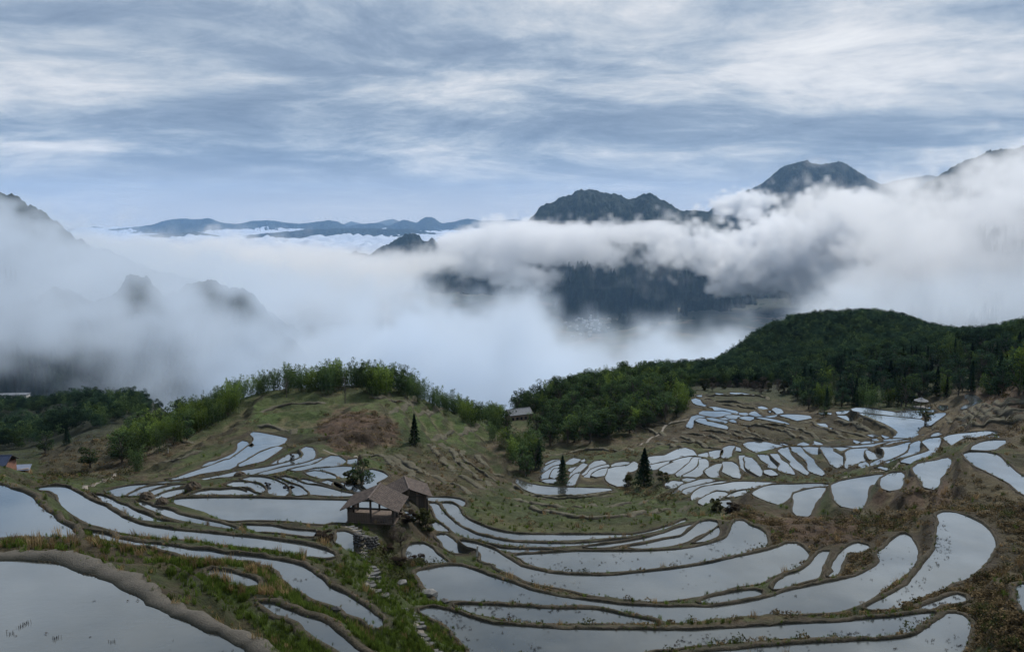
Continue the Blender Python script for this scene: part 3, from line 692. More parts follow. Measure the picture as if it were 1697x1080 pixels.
# heights of open ground, read at places in view: x, y in the frame and metres below the camera
GROUND = [(490, 690, 41), (440, 650, 44), (400, 660, 44), (550, 642, 43), (650, 642, 43), (700, 665, 46), (780, 700, 50), (730, 710, 46.5), (600, 690, 38.5), (560, 715, 39), (640, 715, 39.5), (600, 745, 40), (540, 690, 41),
          (750, 760, 44), (700, 760, 41), (680, 790, 38.5), (640, 770, 38.5), (850, 760, 50), (800, 830, 38.5), (750, 800, 39.5), (850, 830, 41), (950, 858, 37), (1050, 860, 37), (950, 835, 41.5), (1100, 838, 42), (1150, 850, 41), (880, 730, 57),
          (1000, 722, 57), (1100, 690, 57), (1050, 740, 53.5), (1130, 720, 54.5), (940, 750, 54.5), (880, 790, 51), (820, 800, 44),
          (1250, 700, 54.5), (1330, 710, 53.5), (1400, 720, 52.5), (1450, 735, 52), (1350, 725, 52), (1200, 722, 54), (1250, 675, 58), (1300, 690, 56.5), (1350, 680, 56), (1450, 677, 54), (1540, 670, 54), (1200, 655, 61),
          (1697, 650, 33), (1650, 690, 36), (1600, 690, 41), (1560, 705, 44), (1697, 700, 31.5), (1750, 740, 28), (1670, 670, 35), (1560, 720, 41), (1697, 620, 38),
          (1650, 780, 28.6), (1697, 790, 28), (1540, 850, 31), (1450, 870, 32), (1380, 860, 34), (1300, 860, 35), (1640, 840, 28.6), (1697, 870, 27.3), (1697, 920, 26), (1697, 1000, 24), (1660, 960, 25.8), (1697, 1080, 21.8), (1640, 1040, 24.6), (1590, 1070, 24.3), (1800, 1000, 21.5), (1800, 900, 24.5),
          (1240, 840, 37), (1200, 850, 38.5), (1500, 880, 29.8), (1400, 940, 29.6),
          (250, 770, 43), (200, 750, 47), (300, 740, 43), (350, 720, 43), (380, 690, 43.5), (150, 790, 38), (100, 790, 40), (230, 800, 36.5), (170, 740, 52), (130, 720, 62), (200, 710, 60), (60, 790, 44), (0, 790, 50), (30, 770, 60),
          (100, 740, 68), (0, 740, 75), (60, 720, 88), (160, 700, 90), (250, 690, 75), (0, 700, 100), (100, 680, 128), (200, 680, 120), (0, 660, 150), (270, 670, 110),
          (640, 872, 29.6), (672, 830, 32), (690, 900, 30), (650, 930, 27.5), (620, 950, 25.5), (640, 980, 24.2), (700, 1050, 23.5), (660, 1020, 23), (740, 1070, 24), (560, 950, 22.7), (620, 1000, 22), (580, 960, 22), (540, 930, 22.5),
          (520, 1000, 19.6), (600, 1060, 20.5), (640, 1070, 21), (450, 990, 17.8), (500, 1020, 18.2), (300, 930, 17.5), (400, 970, 17), (200, 905, 17.5), (100, 890, 17), (0, 898, 16.4), (460, 1060, 15.6), (350, 990, 15.6), (250, 940, 15.5), (550, 1078, 18.5),
          (250, 860, 21.6), (400, 900, 21.5)]
# the same beyond the edges of view and behind the crests: across angle in frame x, distance, metres below
BEYOND = [(550, 250, 66), (650, 250, 66), (450, 250, 70), (750, 260, 72), (550, 330, 120), (700, 340, 120), (850, 340, 96), (950, 360, 100), (350, 240, 80), (330, 300, 105), (550, 450, 200), (750, 450, 190), (900, 450, 150), (950, 560, 240), (700, 600, 300), (500, 600, 300),
          (860, 260, 64.5), (900, 270, 63), (1000, 285, 62), (1080, 290, 62), (1140, 275, 61), (1000, 330, 72), (1080, 370, 78), (1140, 330, 69),
          (1150, 400, 80), (1250, 330, 70), (1250, 450, 81), (1300, 450, 77), (1400, 550, 71), (1320, 560, 75), (1250, 560, 90), (1500, 560, 74), (1600, 560, 92), (1697, 430, 62), (1697, 560, 88), (1400, 320, 61), (1400, 400, 70), (1500, 300, 56), (1600, 280, 50), (1697, 270, 46), (1697, 350, 53), (1550, 400, 65), (1850, 300, 38), (1850, 450, 50),
          (1400, 750, 130), (1600, 750, 120), (1250, 750, 190), (1100, 560, 160), (1100, 750, 280), (1850, 700, 90), (1400, 950, 280), (1700, 950, 240), (1000, 900, 360), (600, 900, 400),
          (1850, 150, 29), (1950, 90, 25), (1950, 60, 22.5), (2100, 200, 30), (1850, 40, 21), (1697, 34, 22), (1697, 22, 16), (1300, 36, 21.5), (1300, 25, 17), (1000, 36, 21.5), (1000, 25, 17), (800, 30, 19), (800, 20, 14), (500, 20, 13.2), (100, 18, 12.5), (-200, 25, 11), (-300, 60, 15), (-300, 100, 26), (-200, 180, 50), (-300, 300, 80),
          (-200, 500, 120), (100, 450, 105), (100, 700, 170), (300, 700, 210), (-100, 900, 210), (200, 950, 260), (300, 450, 130)]
ctl = []
for pd in pads:
    r = pd['raw']; k = max(1, len(r) // 4)
    for q in r[::k]: ctl.append((q[0], q[1], pd['z']))
for a, b, h in GROUND:
    x, y = onplane(a, b, h); ctl.append((float(x), float(y), -h))
for a, d, h in BEYOND: ctl.append(((a - CX) / FPX * d, d, -h))
ctl = np.array(ctl)
S0 = 100.0
# thin plate spline in a warped plane (angle, log distance) so near and far get equal care
def wrp(x, y):
    r = np.hypot(x, y); return np.arctan2(x, y) * 2.0, np.log(np.maximum(r, 5))
cu_, cv_ = wrp(ctl[:, 0], ctl[:, 1])
n = len(ctl)
def U_(r2): return 0.5 * r2 * np.log(r2 + 1e-12)
K = U_((cu_[:, None] - cu_[None]) ** 2 + (cv_[:, None] - cv_[None]) ** 2) + np.eye(n) * 2e-4
Pm = np.stack([np.ones(n), cu_, cv_], 1)
Aq = np.block([[K, Pm], [Pm.T, np.zeros((3, 3))]])
sol = np.linalg.solve(Aq, np.concatenate([ctl[:, 2], np.zeros(3)]))
ga = np.linspace(-1.7, 1.7, 240); gr = np.linspace(math.log(10), math.log(1300), 260)
GA, GR = np.meshgrid(ga, gr, indexing='ij')
base = np.zeros(GA.size); fa, fr = GA.ravel(), GR.ravel()
for s in range(0, GA.size, 8000):
    e = slice(s, s + 8000)
    base[e] = U_((fa[e, None] - cu_[None]) ** 2 + (fr[e, None] - cv_[None]) ** 2) @ sol[:n] + sol[n] + sol[n + 1] * fa[e] + sol[n + 2] * fr[e]
base = base.reshape(GA.shape)
def basez(x, y):
    a, r = wrp(x, y)
    i = np.clip((a - ga[0]) / (ga[1] - ga[0]), 0, len(ga) - 1.001); j = np.clip((r - gr[0]) / (gr[1] - gr[0]), 0, len(gr) - 1.001)
    return samp2(base, i, j)
NA, AMAX = 900, 0.74
AZG = np.linspace(-AMAX, AMAX, NA)
RG = np.concatenate([np.geomspace(17, 270, 620, endpoint=False), np.geomspace(270, 1250, 130)])
NR = len(RG)
AAg, RRg = np.meshgrid(AZG, RG)           # [r, a]
GX = np.sin(AAg) * RRg; GY = np.cos(AAg) * RRg
Z0 = basez(GX, GY)
kk = 1 - sstep(RRg, 27, 36)
Z0 = np.where(kk > 0, Z0 * (1 - kk) + np.minimum(Z0, -0.60 * GY) * kk, Z0)    # the hillside drops steeply from where one stands
# dry ground is terraced too: long treads and short risers that wander
st = 1.9
wob = samp2(N2, GX * 1.1 + 100, GY * 1.1) * 0.35 + samp2(N2, GX * 3.3, GY * 3.3 + 30) * 0.12
ph = Z0 / st + wob
fl = np.floor(ph); fr_ = ph - fl
terr = (fl + sstep(fr_, 0.58, 0.98) - wob) * st
gpx, gpy = topix(GX, GY, Z0)
amt = 0.85 * (1 - sstep(RRg, 230, 300))
smooth_zone = [(780, 838), (1000, 850), (1190, 840), (1180, 880), (900, 890), (770, 880)]
amt = np.where(inpoly(gpx, gpy, smooth_zone), 0.25, amt)
Z0 = Z0 * (1 - amt) + terr * amt
rough = samp2(N2b, GX * 4.1, GY * 4.1) * 0.10 + samp2(N2b, GX * 0.9, GY * 0.9 + 9) * 0.12
Z0 = Z0 + rough * (0.5 + 0.5 * sstep(RRg, 30, 120)) - 2.0 * sstep(RRg, 300, 500)
Z0 = Z0 - sstep(RRg, 700, 1200) * 160
Wt = np.full(GX.shape, 0.0); Zs = np.zeros(GX.shape); inside = np.full(GX.shape, -1, np.int16); dmin = np.full(GX.shape, 99.0)
binZ = np.full(GX.shape, -1e9)
for k, pd in enumerate(pads):
    o = pd['out'][::2] if len(pd['out']) > 60 else pd['out']
    d = pd['d']; R = 2.2 + d * 0.022
    r = np.hypot(o[:, 0], o[:, 1]); a = np.arctan2(o[:, 0], o[:, 1])
    r0 = max(r.min() - R, 10); am = R / r0
    i0, i1 = np.searchsorted(RG, r0), np.searchsorted(RG, r.max() + R)
    j0, j1 = np.searchsorted(AZG, a.min() - am), np.searchsorted(AZG, a.max() + am)
    if i1 <= i0 or j1 <= j0: continue
    sl = (slice(i0, i1), slice(j0, j1))
    gx, gy = GX[sl], GY[sl]
    dist = polydist(gx, gy, o); ins = inpoly(gx, gy, o)
    sd = np.where(ins, 0, dist)
    w = 1.0 / (sd + 0.25) ** 3 * (1 - sstep(sd, R * 0.6, R))
    Wt[sl] += w; Zs[sl] += w * (pd['z'] + 0.05)
    pd['bw'] = float((0.78 if k == 0 else 0.36 if d < 70 else max(0.18, 0.36 - (d - 70) * 0.0022)))
    cell = np.maximum(RRg[sl] * 0.0017, 0.12)
    deep = ins | (dist < 0.0016 * RRg[sl])
    inside[sl] = np.where(deep, k, inside[sl])
    nb = (sd < 0.10 + cell * 0.5)
    binZ[sl] = np.where(nb & ~ins, np.maximum(binZ[sl], pd['z'] - 0.02), binZ[sl])
    dmin[sl] = np.minimum(dmin[sl], sd)
wb = 1.0 / (2.2 + RRg * 0.012) ** 3 * 3
GZ = (Zs + wb * Z0) / (Wt + wb)
GZ += rough * sstep(dmin, 0.8, 3) * 0.0
padz = np.array([pd['z'] for pd in pads])
isin = inside >= 0
GZ = np.where(isin, padz[np.clip(inside, 0, None)] - 0.35, GZ)
def groundz(x, y):
    a = np.arctan2(x, y); r = np.hypot(x, y)
    i = np.clip(np.interp(r, RG, np.arange(NR)), 0, NR - 1.001); j = np.clip((a + AMAX) / (2 * AMAX) * (NA - 1), 0, NA - 1.001)
    return samp2(GZ, i, j)
def nearpad(x, y):
    a = np.arctan2(x, y); r = np.hypot(x, y)
    i = np.clip(np.interp(r, RG, np.arange(NR)), 0, NR - 1).astype(int); j = np.clip((a + AMAX) / (2 * AMAX) * (NA - 1), 0, NA - 1).astype(int)
    return dmin[i, j], isin[i, j]
_gd = GY.clip(1)
def find(px, py, skip=0.0):
    """the point of ground seen at a place in the frame"""
    x, y, z = ray(px, py)
    ts = np.geomspace(15 + skip, 1200, 6000)
    gz = groundz(x * ts, y * ts)
    hit = np.nonzero(z * ts < gz)[0]
    t = ts[hit[0]] if len(hit) else 300
    return Vector((x * t, y * t, z * t))
def findp(px, py, h):
    x, y = onplane(px, py, h); return Vector((float(x), float(y), -h))

# ---- what grows where, in albedo
gpx, gpy = topix(GX, GY, GZ)
n1 = samp2(N2, GX * 2.0, GY * 2.0 + 60) * 0.5 + samp2(N2b, GX * 7, GY * 7) * 0.35
n2_ = samp2(N2b, GX * 3.0 + 200, GY * 3.0) * 0.6
olive = np.array([0.066, 0.084, 0.028]); brown = np.array([0.115, 0.088, 0.052]); red = np.array([0.145, 0.09, 0.06]); green = np.array([0.072, 0.11, 0.026]); soil = np.array([0.088, 0.07, 0.055]); dark = np.array([0.03, 0.036, 0.02]); straw = np.array([0.16, 0.13, 0.075]); lush = np.array([0.07, 0.12, 0.018])
C = olive + (brown - olive) * sstep(n1, -0.3, 1.2)[..., None]
ZONES = [((780, 830, 860, 805, 1000, 812, 1200, 815, 1180, 860, 1100, 872, 950, 884, 780, 878), olive * 1.25, 14, 0.8), ((780, 845, 900, 862, 1120, 862, 1080, 878, 900, 886, 800, 874), np.array([.10, .098, .04]), 5, 0.7),
         ((395, 640, 520, 650, 700, 655, 830, 705, 780, 745, 700, 745, 640, 690, 540, 690, 500, 725, 420, 700), green, 10, 0.75), ((690, 690, 740, 690, 800, 700, 770, 730, 700, 745), green, 8, 0.9), ((600, 750, 650, 755, 645, 780, 610, 780), green, 6, 0.8),
         ((390, 640, 700, 650, 640, 690, 560, 680, 420, 670), olive * 1.2 + brown * 0.2, 8, 0.7),
         ((520, 700, 560, 682, 620, 682, 660, 705, 665, 745, 560, 750, 530, 730), red * 1.1, 10, 0.9), ((620, 740, 720, 730, 800, 760, 830, 800, 700, 830, 640, 780), brown, 18, 0.5),
         ((1150, 655, 1350, 660, 1480, 700, 1480, 735, 1200, 735, 1100, 740, 1060, 700), brown * 0.85, 12, 0.7), ((1540, 640, 1720, 600, 1760, 760, 1640, 735, 1500, 720), brown * 1.1, 10, 0.8), ((1600, 640, 1750, 640, 1750, 680, 1600, 665), red, 8, 0.6),
         ((1220, 830, 1330, 870, 1450, 850, 1560, 770, 1640, 760, 1800, 840, 1800, 1100, 1560, 1060, 1500, 1000, 1300, 960, 1200, 880), brown * 1.0, 16, 0.8), ((1260, 860, 1400, 850, 1480, 900, 1330, 910), red, 12, 0.7), ((1450, 820, 1540, 780, 1600, 830, 1540, 850), red * 0.9, 14, 0.7),
         ((0, 895, 120, 885, 300, 905, 420, 940, 470, 1000, 350, 960, 200, 930, 0, 915), straw * 0.75, 8, 0.6), ((330, 930, 400, 940, 470, 1000, 560, 1078, 480, 1078, 380, 990), lush, 8, 0.8), ((400, 940, 640, 1020, 720, 1080, 620, 1080, 480, 990), green, 14, 0.7),
         ((560, 900, 640, 950, 720, 1020, 700, 1080, 640, 1040, 560, 950), olive, 12, 0.7), ((660, 980, 720, 1000, 780, 1078, 700, 1078), green, 10, 0.7),
         ((60, 740, 250, 690, 300, 740, 200, 800, 60, 800), brown * 0.8, 14, 0.7), ((850, 745, 1040, 745, 1040, 765, 900, 770), olive, 8, 0.5), ((-60, 640, 280, 640, 250, 700, 0, 770), dark * 1.3, 14, 0.8)]
for poly, col, soft, am in ZONES:
    poly = [(poly[i], poly[i + 1]) for i in range(0, len(poly), 2)]
    xs = [q[0] for q in poly]; ys = [q[1] for q in poly]
    m = (gpx > min(xs) - 40) & (gpx < max(xs) + 40) & (gpy > min(ys) - 40) & (gpy < max(ys) + 40)
    if not m.any(): continue
    d = polydist(gpx[m], gpy[m], poly); d = np.where(inpoly(gpx[m], gpy[m], poly), d, -d)
    k = sstep(d + n1[m] * soft, -soft * 0.5, soft * 0.6) * am
    C[m] = C[m] * (1 - k[:, None]) + col * k[:, None]
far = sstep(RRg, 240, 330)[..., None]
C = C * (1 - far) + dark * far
dx = np.gradient(GZ, axis=0) / np.maximum(np.gradient(RRg, axis=0), 1e-3)
slope = np.clip(np.abs(dx), 0, 3)
edge = sstep(slope, 0.5, 1.3)[..., None]
C = C * (1 - 0.35 * edge) + (brown * 0.75) * 0.35 * edge
C *= (1 + 0.28 * np.clip(n2_, -1.5, 1.5))[..., None]
stepc = amt * sstep(RRg, 40, 60)
lip = sstep(fr_, 0.40, 0.55) * (1 - sstep(fr_, 0.60, 0.70)) * stepc * np.clip(0.6 + n2_, 0, 1)
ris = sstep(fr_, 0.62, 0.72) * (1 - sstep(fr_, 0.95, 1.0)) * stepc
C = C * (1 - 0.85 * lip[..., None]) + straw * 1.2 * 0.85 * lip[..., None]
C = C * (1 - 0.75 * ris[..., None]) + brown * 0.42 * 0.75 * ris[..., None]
near_b = (1 - sstep(dmin, 0.3, 1.0))[..., None]
C = C * (1 - 0.6 * near_b) + soil * 0.6 * near_b
C = np.clip(C * 0.72, 0.008, 0.4)
GM, t = mat_new('hillside_ground')
at = t.add('ShaderNodeAttribute', attribute_name='tint')
tc = t.add('ShaderNodeNewGeometry'); pos = tc.outputs['Position']
a1 = t.noise(pos, 1.6, 6, 0.65); a2 = t.noise(pos, 9.0, 4, 0.7)
v = t.math('ADD', t.math('MULTIPLY', a1, 1.5), t.math('MULTIPLY', a2, 0.9))
v = t.math('SUBTRACT', v, 0.25)
c = t.mix(1.0, at.outputs['Color'], t.add('ShaderNodeCombineColor', ins={0: v, 1: v, 2: v}).outputs[0], 'MULTIPLY')
bmp = t.add('ShaderNodeBump', ins={'Height': t.math('ADD', a1, t.math('MULTIPLY', a2, 0.4)), 'Strength': 1.0, 'Distance': 0.35})
b = principled(t, **{'Base Color': c, 'Roughness': 0.92, 'Normal': bmp.outputs[0]})
b.inputs['Specular IOR Level'].default_value = 0.2
V = np.stack([GX, GY, GZ], -1).reshape(-1, 3)
i = np.arange(NR - 1)[:, None] * NA + np.arange(NA - 1)[None, :]
F = np.stack([i, i + 1, i + 1 + NA, i + NA], -1).reshape(-1, 4)
CC = np.concatenate([C, np.ones(C.shape[:2] + (1,))], -1).reshape(-1, 4)
tag(link('hillside', mesh_np('hillside', V, F, GM, True, {'tint': ('FLOAT_COLOR', CC)})), kind='structure')

# ------------------------------------------------------------------ water and earth bunds
WM, t = mat_new('paddy_water')
tc = t.add('ShaderNodeNewGeometry'); pos = tc.outputs['Position']
oi = t.add('ShaderNodeObjectInfo')
murk = t.noise(pos, 0.12, 5, 0.6)
c = t.ramp(murk, [(0.35, (0.025, 0.034, 0.04)), (0.65, (0.085, 0.088, 0.08))])
rip = t.noise(t.add('ShaderNodeMapping', ins={'Vector': pos, 'Scale': (0.8, 1.4, 1)}).outputs[0], 3.1, 4, 0.6)
patch = t.maprange(t.noise(pos, 0.09, 2, 0.5), 0.42, 0.6)
bmp = t.add('ShaderNodeBump', ins={'Height': rip, 'Strength': t.math('MULTIPLY_ADD', patch, 0.03, 0.004), 'Distance': 0.1})
lw = t.add('ShaderNodeLayerWeight', ins={'Blend': 0.5, 'Normal': bmp.outputs[0]})
fac = t.math('MULTIPLY_ADD', t.math('POWER', lw.outputs['Facing'], 3.6), 1.55, 0.02, clamp=True)
dif = t.add('ShaderNodeBsdfDiffuse', ins={'Color': c, 'Normal': bmp.outputs[0]})
glo = t.add('ShaderNodeBsdfGlossy', ins={'Color': (0.82, 0.92, 1, 1), 'Roughness': t.math('MULTIPLY_ADD', patch, 0.10, 0.02), 'Normal': bmp.outputs[0]})
fac = t.math('MULTIPLY', fac, t.maprange(t.noise(pos, 0.07, 4, 0.6), 0.35, 0.65, 0.80, 1.08), clamp=True)
ms = t.add('ShaderNodeMixShader', ins={0: fac, 1: dif.outputs[0], 2: glo.outputs[0]})
t.add('ShaderNodeOutputMaterial', ins={0: ms.outputs[0]})
BM, t = mat_new('bund_earth')
tc = t.add('ShaderNodeNewGeometry'); pos = tc.outputs['Position']
a1 = t.noise(pos, 1.1, 5, 0.65); a2 = t.noise(pos, 8.0, 4, 0.7)
at = t.add('ShaderNodeAttribute', attribute_name='inner')
c = t.ramp(a1, [(0.28, (0.026, 0.034, 0.014)), (0.45, (0.052, 0.047, 0.03)), (0.6, (0.085, 0.068, 0.05)), (0.8, (0.125, 0.10, 0.075))])
wet = t.ramp(a2, [(0.3, (0.018, 0.016, 0.012)), (0.7, (0.05, 0.045, 0.03))])
c = t.mix(t.math('MULTIPLY', at.outputs['Fac'], 0.85), c, wet)
c = t.mix(0.35, c, t.ramp(a2, [(0.3, (0.02, 0.02, 0.012)), (0.7, (0.16, 0.135, 0.1))]))
bmp = t.add('ShaderNodeBump', ins={'Height': a2, 'Strength': 1.0, 'Distance': 0.12})
b = principled(t, **{'Base Color': c, 'Roughness': 0.95, 'Normal': bmp.outputs[0]})
b.inputs['Specular IOR Level'].default_value = 0.15
PM, t = mat_new('trodden_path_earth')
tc = t.add('ShaderNodeNewGeometry'); pos = tc.outputs['Position']
a1 = t.noise(pos, 2.0, 6, 0.7); a2 = t.noise(pos, 14.0, 4, 0.7)
at = t.add('ShaderNodeAttribute', attribute_name='inner')
c = t.mix(0.5, t.ramp(a1, [(0.3, (0.07, 0.06, 0.05)), (0.7, (0.14, 0.122, 0.10))]), t.ramp(a2, [(0.3, (0.045, 0.045, 0.03)), (0.7, (0.17, 0.15, 0.12))]))
c = t.mix(at.outputs['Fac'], c, t.ramp(a2, [(0.3, (0.02, 0.022, 0.012)), (0.7, (0.07, 0.06, 0.035))]))
bmp = t.add('ShaderNodeBump', ins={'Height': a2, 'Strength': 1.0, 'Distance': 0.08})
principled(t, **{'Base Color': c, 'Roughness': 0.95, 'Normal': bmp.outputs[0]})
def normals2(o):
    a = np.roll(o, 1, 0); b = np.roll(o, -1, 0); tt = b - a
    tt /= np.linalg.norm(tt, axis=1)[:, None] + 1e-9
    return np.stack([tt[:, 1], -tt[:, 0]], 1)     # outward for counter-clockwise
bund_pts = []
for k, pd in enumerate(pads):
    o = pd['out']; z = pd['z']; N = len(o)
    nrm = normals2(o)
    nrm = (nrm + np.roll(nrm, 1, 0) + np.roll(nrm, -1, 0)) / 3
    # water reaches a little under the bund's inner foot
    wv = o + nrm * (0.05 + 0.0006 * pd['d'])
    me = mesh_np('paddy_water', np.c_[wv, np.full(N, z)], [tuple(range(N))], WM)
    tag(link('paddy_water', me), kind='structure')
    w = pd['bw']; d = pd['d']
    s = 512 / 60.0
    j1 = samp2(N2b, o[:, 0] * s, o[:, 1] * s + k); j2 = samp2(N2b, o[:, 0] * s * 2.3 + 77, o[:, 1] * s * 2.3)
    ww = w * (1 + 0.25 * j1); hh = (0.14 if d < 110 else 0.09) + 0.03 * j2 + (0.03 if k == 0 else 0)
    inn = 0.05 * j2 + 0.03
    inn = inn + 0.0005 * d
    prof = [(inn - 0.08, z - 0.12 + 0 * ww), (0.0 + inn, z + 0.02 + 0 * ww), (ww * 0.25 + inn, z + hh * 0.95), (ww * 0.65 + inn, z + hh), (ww * 0.95 + inn, z + hh * 0.7), (ww + 0.10 + inn, z - 0.25 + 0 * ww), (ww + 0.16 + inn, z - 1.1 + 0 * ww)]
    Vs = []; inner = []
    for q, (off, zz_) in enumerate(prof):
        Vs.append(np.c_[o + nrm * np.asarray(off).reshape(-1, 1), zz_]); inner.append(np.full(N, (1, 1, .25, 0, .2, .8, 1)[q]))
    Vs = np.concatenate(Vs); Q = len(prof)
    i = np.arange(N); jn = (i + 1) % N
    F = np.concatenate([np.stack([i + q * N, jn + q * N, jn + (q + 1) * N, i + (q + 1) * N], 1) for q in range(Q - 1)])
    me = mesh_np('earth_bund', Vs, F[:, ::-1].copy(), PM if k == 0 else BM, True, {'inner': ('FLOAT', np.concatenate(inner))})
    tag(link('earth_bund', me), kind='structure')
    bund_pts.append((k, o + nrm * (ww * 0.5)[:, None], nrm, z + hh, d))
# ------------------------------------------------------------------ plants
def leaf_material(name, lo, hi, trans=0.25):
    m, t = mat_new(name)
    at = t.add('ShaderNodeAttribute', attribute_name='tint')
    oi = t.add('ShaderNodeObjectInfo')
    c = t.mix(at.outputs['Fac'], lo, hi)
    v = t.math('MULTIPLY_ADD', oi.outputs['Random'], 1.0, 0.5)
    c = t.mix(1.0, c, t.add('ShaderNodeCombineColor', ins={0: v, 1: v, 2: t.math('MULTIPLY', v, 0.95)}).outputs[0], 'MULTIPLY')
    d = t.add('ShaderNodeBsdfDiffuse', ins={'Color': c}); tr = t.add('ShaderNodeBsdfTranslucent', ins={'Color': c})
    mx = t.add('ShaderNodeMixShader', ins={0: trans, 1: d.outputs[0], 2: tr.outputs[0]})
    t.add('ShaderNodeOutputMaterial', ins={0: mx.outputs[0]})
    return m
M_BAMBOO = leaf_material('bamboo_leaf', (0.035, 0.065, 0.014), (0.19, 0.26, 0.06))
M_BAMBOO2 = leaf_material('old_bamboo_leaf', (0.028, 0.058, 0.026), (0.12, 0.17, 0.065))
M_BROAD = leaf_material('broad_leaf', (0.02, 0.042, 0.022), (0.10, 0.145, 0.055))
M_CONE = leaf_material('conifer_needles', (0.010, 0.024, 0.016), (0.045, 0.075, 0.036), 0.1)
M_HILL = leaf_material('hill_wood_leaf', (0.012, 0.028, 0.020), (0.060, 0.10, 0.055))
M_GREY = leaf_material('bare_twig', (0.05, 0.04, 0.035), (0.13, 0.105, 0.09), 0.1)
M_GRASS = leaf_material('green_grass', (0.05, 0.075, 0.016), (0.18, 0.25, 0.05), 0.3)
M_DRY = leaf_material('dry_grass', (0.16, 0.10, 0.05), (0.50, 0.38, 0.21), 0.3)
M_FERN = leaf_material('dead_bracken', (0.06, 0.046, 0.026), (0.21, 0.155, 0.09), 0.2)
M_SHRUB = leaf_material('bank_shrub_leaf', (0.02, 0.028, 0.012), (0.09, 0.09, 0.04), 0.2)
M_PURP = leaf_material('dark_bush_leaf', (0.02, 0.016, 0.014), (0.06, 0.045, 0.035), 0.1)
M_BARK, t = mat_new('bark')
tc = t.add('ShaderNodeNewGeometry')
c = t.ramp(t.noise(tc.outputs['Position'], 5.0, 4, 0.6), [(0.3, (0.05, 0.04, 0.03)), (0.7, (0.13, 0.11, 0.085))])
principled(t, **{'Base Color': c, 'Roughness': 0.9})
M_CULM, t = mat_new('bamboo_culm')
principled(t, **{'Base Color': (0.10, 0.13, 0.05, 1), 'Roughness': 0.6})

def leaves(cen, size, r, droop=0.0, aspect=0.45, tint=None):
    """one bent leaf blade (quad) at each centre"""
    n = len(cen); size = np.broadcast_to(size, n)
    a = r.uniform(0, 2 * np.pi, n); el = r.uniform(-0.9, 0.9, n) - droop
    d = np.stack([np.cos(a) * np.cos(el), np.sin(a) * np.cos(el), np.sin(el)], 1)
    sd = np.stack([-np.sin(a), np.cos(a), r.uniform(-0.6, 0.6, n)], 1); sd /= np.linalg.norm(sd, axis=1)[:, None]
    L = size[:, None]
    p0 = cen - d * L * 0.5; p2 = cen + d * L * 0.5
    p1 = cen + sd * L * aspect * 0.5; p3 = cen - sd * L * aspect * 0.5
    V = np.stack([p0, p1, p2, p3], 1).reshape(-1, 3)
    F = np.arange(n * 4).reshape(n, 4)
    tt = np.repeat(tint if tint is not None else r.uniform(0, 1, n), 4)
    return V, F, tt
def tube(path, rad, k=4):
    path = np.asarray(path, float); n = len(path); rad = np.broadcast_to(rad, n)
    tt = np.gradient(path, axis=0); tt /= np.linalg.norm(tt, axis=1)[:, None] + 1e-9
    ref = np.array([0.3, 0.9, 0.1]); u = np.cross(tt, ref); u /= np.linalg.norm(u, axis=1)[:, None] + 1e-9; w = np.cross(tt, u)
    an = np.arange(k) / k * 2 * np.pi
    V = path[:, None] + (u[:, None] * np.cos(an)[None, :, None] + w[:, None] * np.sin(an)[None, :, None]) * rad[:, None, None]
    i = np.arange(n - 1)[:, None] * k; j = np.arange(k)[None]
    F = np.stack([i + j, i + (j + 1) % k, i + k + (j + 1) % k, i + k + j], -1).reshape(-1, 4)
    return V.reshape(-1, 3), F
def join(parts):
    Vs, Fs, Ts, off = [], [], [], 0
    for p in parts:
        V, F = p[0], p[1]; T = p[2] if len(p) > 2 else np.full(len(V), 0.5)
        Vs.append(V); Fs.append(F + off); Ts.append(T); off += len(V)
    return np.concatenate(Vs), np.concatenate(Fs), np.concatenate(Ts)
def lm(name, parts, mat):
    V, F, T = join(parts)
    return mesh_np(name, V, F, mat, False, {'tint': ('FLOAT', T)})
def bamboo(seed, H=1.0, n=11, mat=None, dense=110):
    r = np.random.default_rng(seed); cul, lv = [], []
    for k in range(n):
        a = r.uniform(0, 6.28); b = np.array([math.cos(a), math.sin(a)]) * r.uniform(0, 0.26) * H
        h = H * r.uniform(0.55, 1.0); lean = r.uniform(0.04, 0.24) * h; la = a + r.uniform(-0.9, 0.9)
        s = np.linspace(0, 1, 8)
        path = np.stack([b[0] + math.cos(la) * lean * s ** 2.6, b[1] + math.sin(la) * lean * s ** 2.6, h * (s - 0.10 * s ** 4 * (lean / h) * 4)], 1)
        cul.append(tube(path, np.linspace(0.008, 0.002, 8) * H, 3))
        m = dense; q = r.beta(1.5, 1.1, m) * 0.94 + 0.06
        c = np.stack([np.interp(q, s, path[:, i]) for i in range(3)], 1)
        spread = 0.075 * H * np.clip((1.06 - q) * 3.0, 0.10, 1.0)
        c += r.normal(0, 1, (m, 3)) * spread[:, None] * np.array([1, 1, 0.6])
        c[:, 2] = np.abs(c[:, 2])
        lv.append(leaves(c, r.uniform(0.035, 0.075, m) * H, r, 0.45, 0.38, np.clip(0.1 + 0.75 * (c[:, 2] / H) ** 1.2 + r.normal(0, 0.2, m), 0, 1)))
    return lm('crown', lv, mat or M_BAMBOO), lm('trunk', cul, M_CULM)
